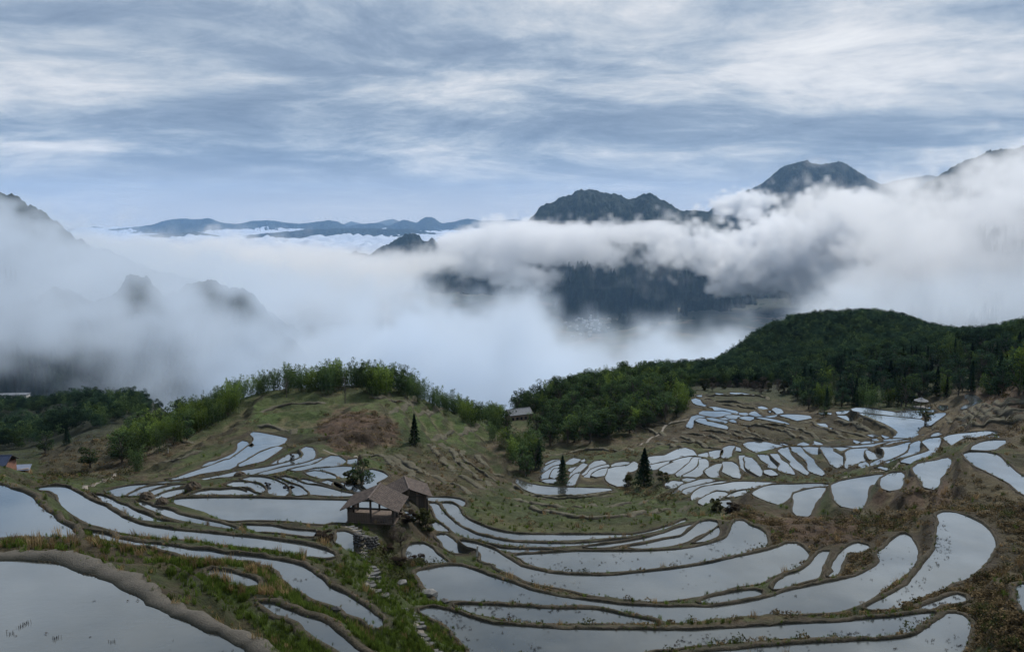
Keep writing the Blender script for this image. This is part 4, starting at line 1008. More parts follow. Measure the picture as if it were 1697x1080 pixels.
def conifer(seed, w=0.22, dens=1500, mat=None, taper=0.85):
    r = np.random.default_rng(seed); lv = []
    q = r.uniform(0.06, 1, dens) ** 0.9
    a = r.uniform(0, 6.28, dens)
    layer = 0.75 + 0.3 * np.sin(q * 55 + np.sin(a * 3) * 1.5)
    rad = w * (1 - q) ** taper * layer * (0.9 + 0.25 * np.sin(a * 2 + seed)) * r.uniform(0.35, 1.05, dens) ** 0.5
    c = np.stack([np.cos(a) * rad, np.sin(a) * rad, q - 0.35 * rad], 1)
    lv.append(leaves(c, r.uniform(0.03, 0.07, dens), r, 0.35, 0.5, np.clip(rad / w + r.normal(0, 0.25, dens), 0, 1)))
    return lm('crown', lv, mat or M_CONE), lm('trunk', [tube([(0, 0, -0.02), (0, 0, 0.5), (0, 0, 0.95)], np.array([0.022, 0.014, 0.003]), 6)], M_BARK)
def broad(seed, mat=None, clumps=16, per=70, low=0.22, wid=0.36, leaf=0.06):
    r = np.random.default_rng(seed); lv = []; br = [tube([(0, 0, -0.03), (0.01, 0.01, 0.25), (0.0, 0.02, 0.6)], np.array([0.03, 0.022, 0.008]), 6)]
    for k in range(clumps):
        a = r.uniform(0, 6.28); q = r.uniform(low, 0.92); rr = wid * math.sqrt(max(0.05, 1 - ((q - 0.52) / 0.52) ** 2)) * r.uniform(0.3, 0.9)
        c0 = np.array([math.cos(a) * rr, math.sin(a) * rr, q]); rad = r.uniform(0.09, 0.17)
        v = r.normal(0, 1, (per, 3)); v /= np.linalg.norm(v, axis=1)[:, None]; v *= rad * r.uniform(0.5, 1.05, (per, 1)) ** 0.5 * np.array([1, 1, 0.75])
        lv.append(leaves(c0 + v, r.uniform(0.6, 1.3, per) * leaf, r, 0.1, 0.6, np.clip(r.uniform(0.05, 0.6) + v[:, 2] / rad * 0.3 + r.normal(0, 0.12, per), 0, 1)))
        br.append(tube([(0, 0, q * 0.45), tuple(c0 * 0.6 + np.array([0, 0, q * 0.25])), tuple(c0)], np.array([0.014, 0.008, 0.003]), 4))
    return lm('crown', lv, mat or M_BROAD), lm('trunk', br, M_BARK)
def bare(seed):
    r = np.random.default_rng(seed); br = [tube([(0, 0, -0.02), (0.01, 0, 0.4), (0, 0.01, 0.95)], np.array([0.02, 0.012, 0.003]), 5)]
    for k in range(34):
        q = r.uniform(0.25, 0.9); a = r.uniform(0, 6.28); L = r.uniform(0.15, 0.35) * (1.15 - q)
        e = np.array([math.cos(a) * L, math.sin(a) * L, q + L * 0.9])
        br.append(tube([(0, 0, q), tuple(e * np.array([.5, .5, 1]) - np.array([0, 0, L * .4])), tuple(e)], np.array([0.006, 0.004, 0.0015]), 3))
    tw = leaves(r.normal(0, 1, (160, 3)) * np.array([.11, .11, .18]) + np.array([0, 0, .68]), 0.06, r, -0.5, 0.08)
    return lm('crown', [tw], M_GREY), lm('trunk', br, M_BARK)
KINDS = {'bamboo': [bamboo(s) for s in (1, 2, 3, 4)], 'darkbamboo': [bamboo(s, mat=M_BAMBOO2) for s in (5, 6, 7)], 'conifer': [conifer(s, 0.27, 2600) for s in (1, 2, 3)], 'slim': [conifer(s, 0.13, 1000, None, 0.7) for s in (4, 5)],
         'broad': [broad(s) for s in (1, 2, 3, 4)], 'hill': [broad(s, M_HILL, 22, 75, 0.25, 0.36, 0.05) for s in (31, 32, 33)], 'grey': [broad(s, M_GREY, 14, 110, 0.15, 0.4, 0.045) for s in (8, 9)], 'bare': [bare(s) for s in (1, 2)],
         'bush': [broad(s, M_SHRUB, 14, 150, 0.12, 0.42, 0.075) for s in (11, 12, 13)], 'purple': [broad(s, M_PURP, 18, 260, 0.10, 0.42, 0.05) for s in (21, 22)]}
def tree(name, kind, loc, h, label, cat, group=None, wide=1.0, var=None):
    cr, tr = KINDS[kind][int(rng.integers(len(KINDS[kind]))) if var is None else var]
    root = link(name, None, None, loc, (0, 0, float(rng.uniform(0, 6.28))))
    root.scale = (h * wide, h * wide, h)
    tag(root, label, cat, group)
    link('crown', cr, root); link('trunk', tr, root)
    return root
def sample_zone(poly, n, sep, tries=60, dmax=700, maxslope=9):
    """places on the ground whose position lies inside an outline of the view"""
    poly = [(poly[i], poly[i + 1]) for i in range(0, len(poly), 2)] if not isinstance(poly[0], tuple) else poly
    m = inpoly(gpx, gpy, poly) & (RRg < dmax)
    ii = np.nonzero(m.ravel())[0]
    if not len(ii): return []
    ar = (RRg.ravel()[ii]) ** 2                       # cells grow with distance
    pk = rng.choice(ii, size=min(len(ii), n * tries), replace=False, p=ar / ar.sum())
    out = []; X, Y, Z = GX.ravel(), GY.ravel(), GZ.ravel(); D = dmin.ravel(); I = isin.ravel()
    grid = {}
    for p in pk:
        if I[p] or D[p] < 1.2: continue
        x, y = X[p], Y[p]; key = (int(x // sep), int(y // sep)); ok = True
        for a in (-1, 0, 1):
            for b in (-1, 0, 1):
                for q in grid.get((key[0] + a, key[1] + b), ()):
                    if (q[0] - x) ** 2 + (q[1] - y) ** 2 < sep * sep: ok = False
        if not ok: continue
        grid.setdefault(key, []).append((x, y)); out.append((x, y, Z[p]))
        if len(out) >= n: break
    return out
gpx, gpy = topix(GX, GY, GZ)
WORDS = {'bamboo': 'bright feathery bamboo', 'darkbamboo': 'dark feathery bamboo', 'broad': 'round leafy tree', 'hill': 'blue green leafy tree', 'slim': 'thin spire tree', 'conifer': 'dark conifer', 'grey': 'grey leafless scrub', 'bush': 'low green scrub'}
NAMES = {'bamboo': 'bamboo', 'darkbamboo': 'bamboo', 'broad': 'broadleaf_tree', 'hill': 'forest_tree', 'slim': 'spire_tree', 'conifer': 'conifer_tree', 'grey': 'bare_scrub', 'bush': 'scrub_bush'}
def plant(zone, n, sep, kinds, hmin, hmax, name, label, cat, group, dmax=700, wide=(0.9, 1.2)):
    pts = sample_zone(zone, n, sep, dmax=dmax)
    pts.sort(key=lambda p: p[1])
    def clear(p):
        u, v = topix(p[0], p[1], p[2]); return 828 < u < 890 and 686 < v < 740 and p[1] < 236
    pts = [p for p in pts if not clear(p)]
    front = set(id(p) for p in pts[:len(pts) // 4])
    for p in pts:
        k = kinds[int(rng.integers(len(kinds)))]
        row = 'front edge ' if len(pts) > 100 and id(p) in front else ''
        tree(NAMES[k], k, (p[0], p[1], p[2] - 0.15), float(rng.uniform(hmin, hmax)), row + WORDS[k] + ' ' + label, 'bamboo' if 'bamboo' in k else 'tree', row + WORDS[k] + ' ' + group, float(rng.uniform(*wide)))
    return len(pts)
nb = plant((440, 640, 480, 634, 600, 634, 700, 646, 725, 662, 700, 668, 640, 656, 560, 650, 450, 652), 70, 1.8, ['bamboo', 'darkbamboo', 'darkbamboo'], 5.6, 8.4, '', 'in the row along the flat top of the grassy knoll', '', 'along the crest of the grassy knoll', 230)
nb += plant((300, 668, 340, 655, 440, 640, 450, 652, 400, 662, 385, 692, 330, 715, 290, 700), 60, 2.1, ['bamboo', 'bamboo', 'darkbamboo'], 4.6, 7.0, '', 'on the left shoulder of the grassy knoll', '', 'on the left shoulder of the knoll', 230)
nb += plant((195, 772, 200, 745, 240, 705, 290, 690, 330, 715, 300, 735, 255, 752, 222, 790), 62, 2.0, ['bamboo', 'darkbamboo', 'broad'], 4.5, 7, '', 'low on the left slope below the knoll', '', 'low on the left slope', 230)
nb += plant((700, 650, 740, 662, 830, 690, 838, 712, 770, 700, 738, 690, 715, 672), 58, 2.0, ['bamboo', 'darkbamboo'], 4.5, 6.8, '', 'on the right shoulder of the knoll', '', 'on the right shoulder of the knoll', 260)
nb += plant((820, 700, 850, 712, 890, 745, 900, 790, 870, 795, 845, 760, 815, 735), 40, 2.2, ['bamboo', 'broad', 'darkbamboo'], 4.0, 6.5, '', 'in the gully below the farmhouse', '', 'in the gully below the farmhouse', 240)
nm = plant((838, 668, 880, 655, 1000, 640, 1080, 632, 1140, 642, 1152, 668, 1130, 690, 1060, 715, 990, 735, 905, 738, 885, 722, 880, 700, 850, 680), 240, 2.9, ['broad', 'broad', 'broad', 'broad', 'bamboo'], 5, 8.4, '', 'in the wood left of the far terraces', '', 'of the middle wood', 330)
nr_ = plant((1300, 645, 1340, 678, 1500, 674, 1560, 660, 1697, 655, 1730, 600, 1697, 580, 1500, 600, 1400, 600, 1320, 620), 260, 3.4, ['hill', 'hill', 'broad', 'slim', 'hill', 'darkbamboo', 'hill', 'hill', 'bamboo', 'conifer'], 6, 9.5, '', 'in the wood behind the far right terraces', '', 'of the right hand wood', 420, (0.85, 1.15))
nu = plant((1150, 655, 1170, 640, 1300, 640, 1340, 660, 1250, 652), 26, 3.0, ['grey', 'bush', 'grey'], 2.5, 4.5, '', 'above the brown upper terraces', '', 'above the upper terraces', 330)
print('trees', nb, nm, nr_, nu)

# mass planting through one point cloud object per kind of cover
def cover(name, label, pts, protos, scales, tilt=0.15):
    if not len(pts): return
    pts = np.asarray(pts, np.float32); n = len(pts)
    pc = bpy.data.collections.new(name + '_kinds')
    for i, me in enumerate(protos):
        pc.objects.link(bpy.data.objects.new(name + '_kind', me))
    me = bpy.data.meshes.new(name); me.vertices.add(n); me.vertices.foreach_set('co', pts.ravel())
    a = me.attributes.new('scl', 'FLOAT', 'POINT'); a.data.foreach_set('value', np.asarray(scales, np.float32))
    ro = np.stack([rng.normal(0, tilt, n), rng.normal(0, tilt, n), rng.uniform(0, 6.283, n)], 1).astype(np.float32)
    a = me.attributes.new('rot', 'FLOAT_VECTOR', 'POINT'); a.data.foreach_set('vector', ro.ravel())
    ng = bpy.data.node_groups.new(name + '_cover', 'GeometryNodeTree')
    ng.interface.new_socket('Geometry', in_out='INPUT', socket_type='NodeSocketGeometry')
    ng.interface.new_socket('Geometry', in_out='OUTPUT', socket_type='NodeSocketGeometry')
    g = NT(ng); gi = g.add('NodeGroupInput'); go = g.add('NodeGroupOutput')
    m2p = g.add('GeometryNodeMeshToPoints'); g.l.new(gi.outputs[0], m2p.inputs[0])
    ci = g.add('GeometryNodeCollectionInfo'); ci.inputs[0].default_value = pc; ci.inputs[1].default_value = True
    s = g.add('GeometryNodeInputNamedAttribute', data_type='FLOAT'); s.inputs[0].default_value = 'scl'
    r = g.add('GeometryNodeInputNamedAttribute', data_type='FLOAT_VECTOR'); r.inputs[0].default_value = 'rot'
    iop = g.add('GeometryNodeInstanceOnPoints')
    g.l.new(m2p.outputs[0], iop.inputs['Points']); g.l.new(ci.outputs[0], iop.inputs['Instance']); iop.inputs['Pick Instance'].default_value = True
    g.l.new(r.outputs[0], iop.inputs['Rotation']); g.l.new(s.outputs[0], iop.inputs['Scale'])
    g.l.new(iop.outputs[0], go.inputs[0])
    o = link(name, me); md = o.modifiers.new('cover', 'NODES'); md.node_group = ng
    return tag(o, label, kind='stuff')
def treeone(kind, i):
    (cr, tr) = KINDS[kind][i]
    return cr
# the wooded hill behind and the left valley wood: masses
def mass_pts(zone, sep, dmin_, dmax_):
    xs = np.arange(-420, 700, sep); ys = np.arange(dmin_, dmax_, sep)
    X, Y = np.meshgrid(xs, ys); X = X.ravel() + rng.uniform(-.45, .45, X.size) * sep; Y = Y.ravel() + rng.uniform(-.45, .45, Y.size) * sep
    r = np.hypot(X, Y); k = (r < 1100) & (np.abs(np.arctan2(X, Y)) < AMAX * 0.97); X, Y = X[k], Y[k]
    Z = groundz(X, Y); px, py = topix(X, Y, Z)
    zone = [(zone[i], zone[i + 1]) for i in range(0, len(zone), 2)]
    k = inpoly(px, py, zone)
    return np.stack([X[k], Y[k], Z[k]], 1)
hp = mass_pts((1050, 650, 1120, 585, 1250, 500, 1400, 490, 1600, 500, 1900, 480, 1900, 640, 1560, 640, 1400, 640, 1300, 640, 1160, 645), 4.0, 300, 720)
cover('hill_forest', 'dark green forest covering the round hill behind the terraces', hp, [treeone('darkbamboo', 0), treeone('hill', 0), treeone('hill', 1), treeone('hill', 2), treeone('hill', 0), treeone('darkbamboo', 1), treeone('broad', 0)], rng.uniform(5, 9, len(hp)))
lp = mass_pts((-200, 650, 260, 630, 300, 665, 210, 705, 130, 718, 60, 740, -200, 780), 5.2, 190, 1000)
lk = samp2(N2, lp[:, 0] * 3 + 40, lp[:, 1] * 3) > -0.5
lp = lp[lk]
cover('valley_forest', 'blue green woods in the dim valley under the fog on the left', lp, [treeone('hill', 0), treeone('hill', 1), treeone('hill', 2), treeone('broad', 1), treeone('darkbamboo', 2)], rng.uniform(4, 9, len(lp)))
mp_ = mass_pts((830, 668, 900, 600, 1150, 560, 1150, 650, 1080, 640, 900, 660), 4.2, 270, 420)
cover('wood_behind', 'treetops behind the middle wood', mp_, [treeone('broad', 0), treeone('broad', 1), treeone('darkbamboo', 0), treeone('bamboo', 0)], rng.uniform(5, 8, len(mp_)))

# ground plants
def tuft(seed, n, h, spread, mat, w=0.03, lean=0.5):
    r = np.random.default_rng(seed); V = []; T = []
    for k in range(n):
        a = r.uniform(0, 6.28); b = r.normal(0, spread, 2); L = h * r.uniform(0.5, 1); ln = r.uniform(0.1, lean) * L
        d = np.array([math.cos(a), math.sin(a)]); s = np.array([-d[1], d[0]]) * w * h
        V += [(b[0] - s[0], b[1] - s[1], -0.03), (b[0] + s[0], b[1] + s[1], -0.03), (b[0] + d[0] * ln * .35 + s[0] * .8, b[1] + d[1] * ln * .35 + s[1] * .8, L * .6), (b[0] + d[0] * ln * .35 - s[0] * .8, b[1] + d[1] * ln * .35 - s[1] * .8, L * .6)]
        V += [(b[0] + d[0] * ln * .35 - s[0] * .8, b[1] + d[1] * ln * .35 - s[1] * .8, L * .6), (b[0] + d[0] * ln * .35 + s[0] * .8, b[1] + d[1] * ln * .35 + s[1] * .8, L * .6), (b[0] + d[0] * ln, b[1] + d[1] * ln, L), (b[0] + d[0] * ln, b[1] + d[1] * ln, L)]
        q = r.uniform(0, 1); T += [q * .5] * 4 + [q * .6] * 2 + [q] * 2
    return mesh_np('tuft', np.array(V), np.arange(len(V)).reshape(-1, 4), mat, False, {'tint': ('FLOAT', np.array(T))})
GT = [tuft(s, 26, 1.0, 0.22, M_GRASS, 0.03) for s in (1, 2)]
DT = [tuft(s, 26, 1.0, 0.16, M_DRY, 0.022, 0.4) for s in (3, 4)]
def fernm(seed, mat, n=46, flat=0.5, size=0.26):
    r = np.random.default_rng(seed)
    v = r.normal(0, 1, (n, 3)); v /= np.linalg.norm(v, axis=1)[:, None]; v[:, 2] = np.abs(v[:, 2]) * flat * 1.6
    v *= r.uniform(0.3, 1, (n, 1)) ** 0.5 * 0.5
    return lm('clump', [leaves(v, r.uniform(0.6, 1.2, n) * size, r, 0.1, 0.4)], mat)
FT = [fernm(s, M_FERN) for s in (1, 2, 3)]; ST_ = [fernm(s, M_SHRUB, 60, 0.8, 0.2) for s in (4, 5, 6)]
def scatter_view(n, rmin, rmax, fn, azr=AMAX * 0.9):
    """places spread evenly over the frame; fn(px, py, x, y) gives the chance to keep each"""
    a = rng.uniform(-azr, azr, n); u = rng.uniform(0, 1, n)
    r = 1.0 / (1.0 / rmin + u * (1.0 / rmax - 1.0 / rmin))
    x, y = np.sin(a) * r, np.cos(a) * r
    z = groundz(x, y); px, py = topix(x, y, z)
    dm, ins = nearpad(x, y)
    k = (~ins) & (rng.uniform(0, 1, n) < fn(px, py, x, y, dm))
    return np.stack([x[k], y[k], z[k]], 1), r[k], dm[k]
def zsum(px, py, zs):
    out = np.zeros_like(px)
    for poly, a in zs:
        poly = [(poly[i], poly[i + 1]) for i in range(0, len(poly), 2)]
        out = np.maximum(out, inpoly(px, py, poly) * a)
    return out
def patchy(x, y, f, o, lo, hi): return sstep(samp2(N2, x * f + o, y * f + o), lo, hi)
# grass
GZN = [((330, 930, 420, 950, 560, 1010, 760, 1078, 760, 1120, 480, 1120, 380, 990), 1.0), ((0, 895, 300, 905, 420, 960, 380, 985, 200, 920, 0, 905), 0.5), ((560, 900, 700, 960, 800, 1078, 620, 1078, 540, 950), 0.8), ((240, 930, 420, 930, 640, 1010, 700, 1078, 480, 1078), 0.9),
       ((100, 880, 500, 905, 600, 960, 540, 960, 300, 920), 0.7), ((780, 830, 1200, 815, 1180, 865, 950, 884, 780, 878), 0.15), ((395, 650, 560, 660, 800, 700, 700, 740, 500, 720), 0.12)]
pts, r, dm = scatter_view(120000, 22, 150, lambda px, py, x, y, dm: np.maximum(zsum(px, py, GZN), 0.10) * (0.25 + 0.75 * patchy(x, y, 8, 5, -0.6, 0.7)) * (dm > 0.5))
cover('grass_cover', 'green grass on the banks between the paddies', pts, GT, rng.uniform(0.16, 0.40, len(pts)) * (0.8 + r * 0.007))
DZN = [((0, 885, 120, 880, 320, 900, 440, 925, 490, 985, 420, 985, 300, 940, 180, 915, 0, 910), 1.0), ((1220, 850, 1560, 790, 1697, 800, 1697, 1078, 1500, 1000, 1300, 960), 0.12)]
pts, r, dm = scatter_view(50000, 22, 150, lambda px, py, x, y, dm: np.maximum(zsum(px, py, DZN), 0.035) * (0.15 + 0.85 * patchy(x, y, 9, 60, -0.2, 0.9)) * (dm > 0.4))
cover('dry_grass_cover', 'tall dry straw coloured grass beside the path and banks', pts, DT, rng.uniform(0.3, 0.75, len(pts)) * (0.8 + r * 0.005))
BZN = [((1215, 835, 1330, 860, 1450, 850, 1510, 800, 1560, 765, 1640, 800, 1800, 880, 1800, 1100, 1560, 1060, 1500, 1010, 1420, 960, 1300, 960, 1200, 880), 0.95), ((1530, 640, 1720, 600, 1760, 760, 1640, 735, 1500, 730), 0.5), ((520, 690, 560, 680, 620, 680, 665, 705, 670, 745, 600, 756, 530, 735), 0.9),
       ((620, 740, 720, 730, 800, 760, 840, 800, 700, 830, 640, 780), 0.22), ((1150, 655, 1350, 660, 1480, 700, 1480, 735, 1200, 735, 1060, 700), 0.25), ((60, 740, 250, 690, 320, 740, 200, 800, 60, 800), 0.4), ((1100, 730, 1300, 720, 1560, 720, 1560, 780, 1500, 800, 1300, 820, 1100, 830, 880, 800, 880, 760), 0.45)]
pts, r, dm = scatter_view(130000, 24, 240, lambda px, py, x, y, dm: np.maximum(zsum(px, py, BZN), 0.05 * ((px > 780) | (py < 830))) * (0.2 + 0.8 * patchy(x, y, 7, 33, -0.7, 0.5)) * (dm > 0.55))
cover('bracken_cover', 'reddish brown dead bracken and ferns on the banks', pts, FT, rng.uniform(0.35, 0.85, len(pts)) * (0.8 + r * 0.006))
SZN = [(BZN[0][0], 0.5), ((560, 880, 740, 880, 760, 960, 680, 980, 600, 930), 0.35), ((820, 700, 1050, 700, 1060, 740, 900, 790, 840, 800), 0.6), (BZN[5][0], 0.6), (BZN[1][0], 0.3), ((600, 700, 740, 700, 850, 770, 700, 760), 0.3), ((530, 690, 570, 725, 560, 745, 520, 730), 0.6), ((1050, 800, 1120, 780, 1130, 830, 1080, 830), 0.5), ((1150, 830, 1260, 840, 1250, 880, 1160, 850), 0.7)]
pts, r, dm = scatter_view(52000, 24, 260, lambda px, py, x, y, dm: np.maximum(zsum(px, py, SZN), 0.03 * ((px > 780) | (py < 830))) * (0.05 + 0.95 * patchy(x, y, 6, 90, 0.0, 1.0)) * (dm > 0.6))
cover('shrub_cover', 'low dark green shrubs on the banks', pts, ST_, rng.uniform(0.4, 1.2, len(pts)) * (0.75 + r * 0.006))
# grass fringe on the bunds, sparse weeds standing in the water
fr, fs, wd, ws = [], [], [], []
for k, o, nrm, z, d in bund_pts:
    if d > 170: continue
    L = np.linalg.norm(np.roll(o, -1, 0) - o, axis=1)
    m = int(L.sum() * (5.0 if d < 60 else 2.2 if d < 110 else 0.8))
    q = rng.integers(0, len(o), m); f = samp2(N2b, o[q, 0] * 9, o[q, 1] * 9) > (0.25 if d > 60 else -0.3)
    q = q[f]; off = rng.normal(0, 0.14, (len(q), 1)) + 0.05
    p = o[q] + (np.roll(o, -1, 0)[q] - o[q]) * rng.uniform(0, 1, (len(q), 1)) + nrm[q] * off
    if k == 0: p = p[::2] + nrm[q][::2] * 0.5
    zz2 = z[q] if np.ndim(z) else z
    zz2 = np.asarray(zz2)[::2] if k == 0 else np.asarray(zz2)
    fr.append(np.c_[p, zz2 - 0.05]); fs.append(rng.uniform(0.07, 0.2, len(p)) * (1 + 0.004 * d))
fr = np.concatenate(fr); fs = np.concatenate(fs)
cover('bund_grass', 'short grass growing along the bunds', fr, [GT[0], DT[0], GT[1]], fs)
for k, dn in ((27, 900), (29, 700), (28, 250), (26, 300), (20, 260), (21, 120), (22, 60), (25, 120), (5, 160), (6, 260), (0, 90), (2, 150), (30, 60)):
    pd = pads[k]; o = pd['out']; lo, hi = o.min(0), o.max(0)
    x = rng.uniform(lo[0], hi[0], dn * 6); y = rng.uniform(lo[1], hi[1], dn * 6)
    c = inpoly(x, y, o) & (samp2(N2b, x * 14 + k, y * 14) + samp2(N2, x * 5, y * 5 + k) * 0.8 > 1.0)
    if k == 29:
        qx, qy = topix(x, y, np.full(len(x), pd['z'])); TT = TILES['T8']
        c = inpoly(x, y, o) & inpoly(qx, qy, [(TT[0] + a_ / TT[2], TT[1] + b_ / TT[2]) for a_, b_ in ((1120, 200), (1170, 210), (1230, 330), (1200, 500), (1110, 520), (1050, 660), (900, 740), (640, 800), (800, 690), (960, 590), (1060, 480), (1100, 400))]) & (samp2(N2b, x * 14 + k, y * 14) > 0.2)
    x, y = x[c][:dn], y[c][:dn]
    wd.append(np.c_[x, y, np.full(len(x), pd['z'] - 0.03)]); ws.append(rng.uniform(0.05, 0.2, len(x)))
cover('rice_stubble', 'dark stubble and weeds standing in the paddy water', np.concatenate(wd), [fernm(9, M_PURP, 14, 0.8, 0.5), tuft(9, 8, 1, 0.3, M_PURP, 0.06)], np.concatenate(ws))
# ------------------------------------------------------------------ buildings
def simple(name, col, rough=0.85, scale=4.0, var=0.35, bump=0.0):
    m, t = mat_new(name)
    tc = t.add('ShaderNodeTexCoord')
    n = t.noise(tc.outputs['Object'], scale, 5, 0.65)
    lo = tuple(c * (1 - var) for c in col); hi = tuple(min(1, c * (1 + var)) for c in col)
    c = t.ramp(n, [(0.3, lo), (0.7, hi)])
    kw = {'Base Color': c, 'Roughness': rough}
    if bump: kw['Normal'] = t.add('ShaderNodeBump', ins={'Height': n, 'Strength': 0.7, 'Distance': bump}).outputs[0]
    principled(t, **kw)
    return m
M_TIMBER = simple('weathered_timber', (0.14, 0.105, 0.08), 0.85, 6, 0.45, 0.02)
M_DARKT = simple('dark_timber', (0.06, 0.048, 0.04), 0.85, 6, 0.4, 0.02)
M_ROOFB = simple('brown_clay_tiles', (0.10, 0.074, 0.06), 0.85, 3.0, 0.55, 0.03)
M_ROOFG = simple('grey_slate_tiles', (0.13, 0.145, 0.165), 0.7, 2.0, 0.3, 0.03)
M_ROOFN = simple('navy_roof_sheet', (0.035, 0.05, 0.10), 0.5, 1.0, 0.25)
M_ROOFL = simple('pale_blue_sheet', (0.17, 0.20, 0.27), 0.5, 1.0, 0.25)
M_WALLP = simple('pale_plaster', (0.42, 0.40, 0.37), 0.9, 1.5, 0.2)
M_WALLO = simple('tan_board_wall', (0.28, 0.20, 0.14), 0.9, 1.5, 0.3)
M_BRICK = simple('orange_brick_wall', (0.26, 0.13, 0.09), 0.9, 2.5, 0.3)
M_GLASSD = simple('dark_window', (0.02, 0.022, 0.026), 0.2, 1.0, 0.2)
M_STONE = simple('grey_field_stone', (0.17, 0.165, 0.155), 0.9, 5.0, 0.4, 0.03)
M_SLAB = simple('worn_path_stone', (0.10, 0.098, 0.092), 0.9, 4.0, 0.35, 0.02)
M_DSTONE = simple('dark_shade_stone', (0.05, 0.048, 0.045), 0.8, 4.0, 0.4, 0.03)  # wall stones coloured dark as the shadowed opening under the bank; also dark rocks
M_TRACK = simple('pale_dirt_track', (0.20, 0.175, 0.14), 0.95, 1.2, 0.3, 0.03)
M_STRAW = simple('heaped_straw', (0.075, 0.055, 0.035), 0.95, 9.0, 0.5, 0.05)
def box(name, parent, mat, size, loc, rot=(0, 0, 0), bevel=0.0):
    bm = bmesh.new(); bmesh.ops.create_cube(bm, size=1.0)
    for v in bm.verts: v.co = Vector((v.co.x * size[0], v.co.y * size[1], v.co.z * size[2]))
    if bevel: bmesh.ops.bevel(bm, geom=list(bm.edges), offset=bevel, segments=1, affect='EDGES')
    me = bpy.data.meshes.new(name); bm.to_mesh(me); bm.free(); me.materials.append(mat)
    return link(name, me, parent, loc, rot)
def beam(name, parent, mat, a, b, w, d=None):
    a, b = Vector(a), Vector(b); v = b - a
    o = box(name, parent, mat, (w, d or w, v.length), (a + b) / 2)
    o.rotation_euler = v.to_track_quat('Z', 'Y').to_euler()
    return o
def tiled_roof(name, parent, mat, W, L, ze, zr, courses=14, cols=26, sag=0.05):
    """gable roof, ridge along Y; each course of tiles laps the one below"""
    V, F = [], []
    for s in (-1, 1):
        base = len(V)
        rows = []
        for k in range(courses):
            for e in (0, 1):
                u = (k + e * 0.98) / courses
                x = s * (W / 2) * (1 - u); z = ze + (zr - ze) * u + (0.035 if e == 0 else 0.0) - sag * math.sin(math.pi * u)
                rows.append([(x + s * 0.0, -L / 2 + L * c / (cols * 2), z + 0.018 * (1 if c % 2 else -1) + 0.01 * math.sin(c * 1.7 + k)) for c in range(cols * 2 + 1)])
        n = cols * 2 + 1
        for r in rows: V += r
        for i in range(len(rows) - 1):
            for c in range(n - 1):
                a = base + i * n + c; q = (a, a + 1, a + 1 + n, a + n)
                F.append(q if s > 0 else q[::-1])
        b2 = len(V)                                       # underside
        V += [(s * W / 2, -L / 2, ze - 0.07), (s * W / 2, L / 2, ze - 0.07), (0, L / 2, zr - 0.08), (0, -L / 2, zr - 0.08)]
        F.append((b2, b2 + 1, b2 + 2, b2 + 3) if s < 0 else (b2 + 3, b2 + 2, b2 + 1, b2))
    me = mesh_np(name, np.array(V), F, mat)
    o = link(name, me, parent)
    for s in (-1, 1):
        for e in (-1, 1):
            beam('bargeboard', o, M_DARKT, (s * (W / 2), e * (L / 2 - 0.02), ze - 0.05), (0, e * (L / 2 - 0.02), zr - 0.03), 0.10, 0.05)
    beam('ridge_tiles', o, mat, (0, -L / 2 - 0.02, zr + 0.01), (0, L / 2 + 0.02, zr + 0.01), 0.16, 0.12)
    return o
def root_at(name, loc, rz, label, cat, group=None):
    r = link(name, None, None, loc, (0, 0, rz)); return tag(r, label, cat, group)

# open pavilion beside the paddies
p = findp(617, 870, 29.1)
hut = root_at('pavilion', p, math.radians(-6), 'open timber pavilion with brown tiled gable roof beside the large left paddy', 'pavilion')
hut.location.z = -28.9
hut.location.y += 1.7
WX, LY = 5.6, 4.3
tiled_roof('roof', hut, M_ROOFB, WX, LY, 1.35, 2.6)
for x in (-2.15, 2.15):
    for y in (-1.55, 0, 1.55): box('post', hut, M_DARKT, (0.17, 0.17, 2.9), (x, y, 0.06))
for y in (-1.55, 1.55):
    beam('post', hut, M_DARKT, (0, y, -1.3), (0, y, 2.35), 0.17)
    beam('tie_beam', hut, M_DARKT, (-2.3, y, 1.36), (2.3, y, 1.36), 0.15)
    for s in (-1, 1): beam('rafter', hut, M_DARKT, (s * 2.6, y, 1.36), (0, y, 2.46), 0.12)
for x in (-2.15, 2.15): beam('wall_plate', hut, M_DARKT, (x, -1.9, 1.44), (x, 1.9, 1.44), 0.13)
box('floor', hut, M_TIMBER, (4.7, 3.5, 0.12), (0, 0, -0.02))
for i in range(9): box('plank', hut, M_TIMBER, (0.22, 0.05, 0.95), (-2.05 + i * 0.235, -1.62, 0.5))
for i in range(16): box('plank', hut, M_TIMBER, (0.05, 0.21, 1.0), (-2.2, -1.6 + i * 0.215, 0.52))
rl = beam('railing', hut, M_TIMBER, (0.1, -1.62, 0.55), (2.15, -1.62, 0.55), 0.08)
for i in range(9):
    b_ = beam('baluster', hut, M_TIMBER, (0.22 + i * 0.23, -1.62, 0.02), (0.22 + i * 0.23, -1.62, 0.53), 0.04)
box('bench', hut, M_TIMBER, (0.35, 3.0, 0.06), (1.85, 0, 0.4))
for i in range(4): beam('stilt', hut, M_DARKT, (-1.9 + i * 1.3, -1.5, -2.6), (-1.9 + i * 1.3, -1.5, 0), 0.14)

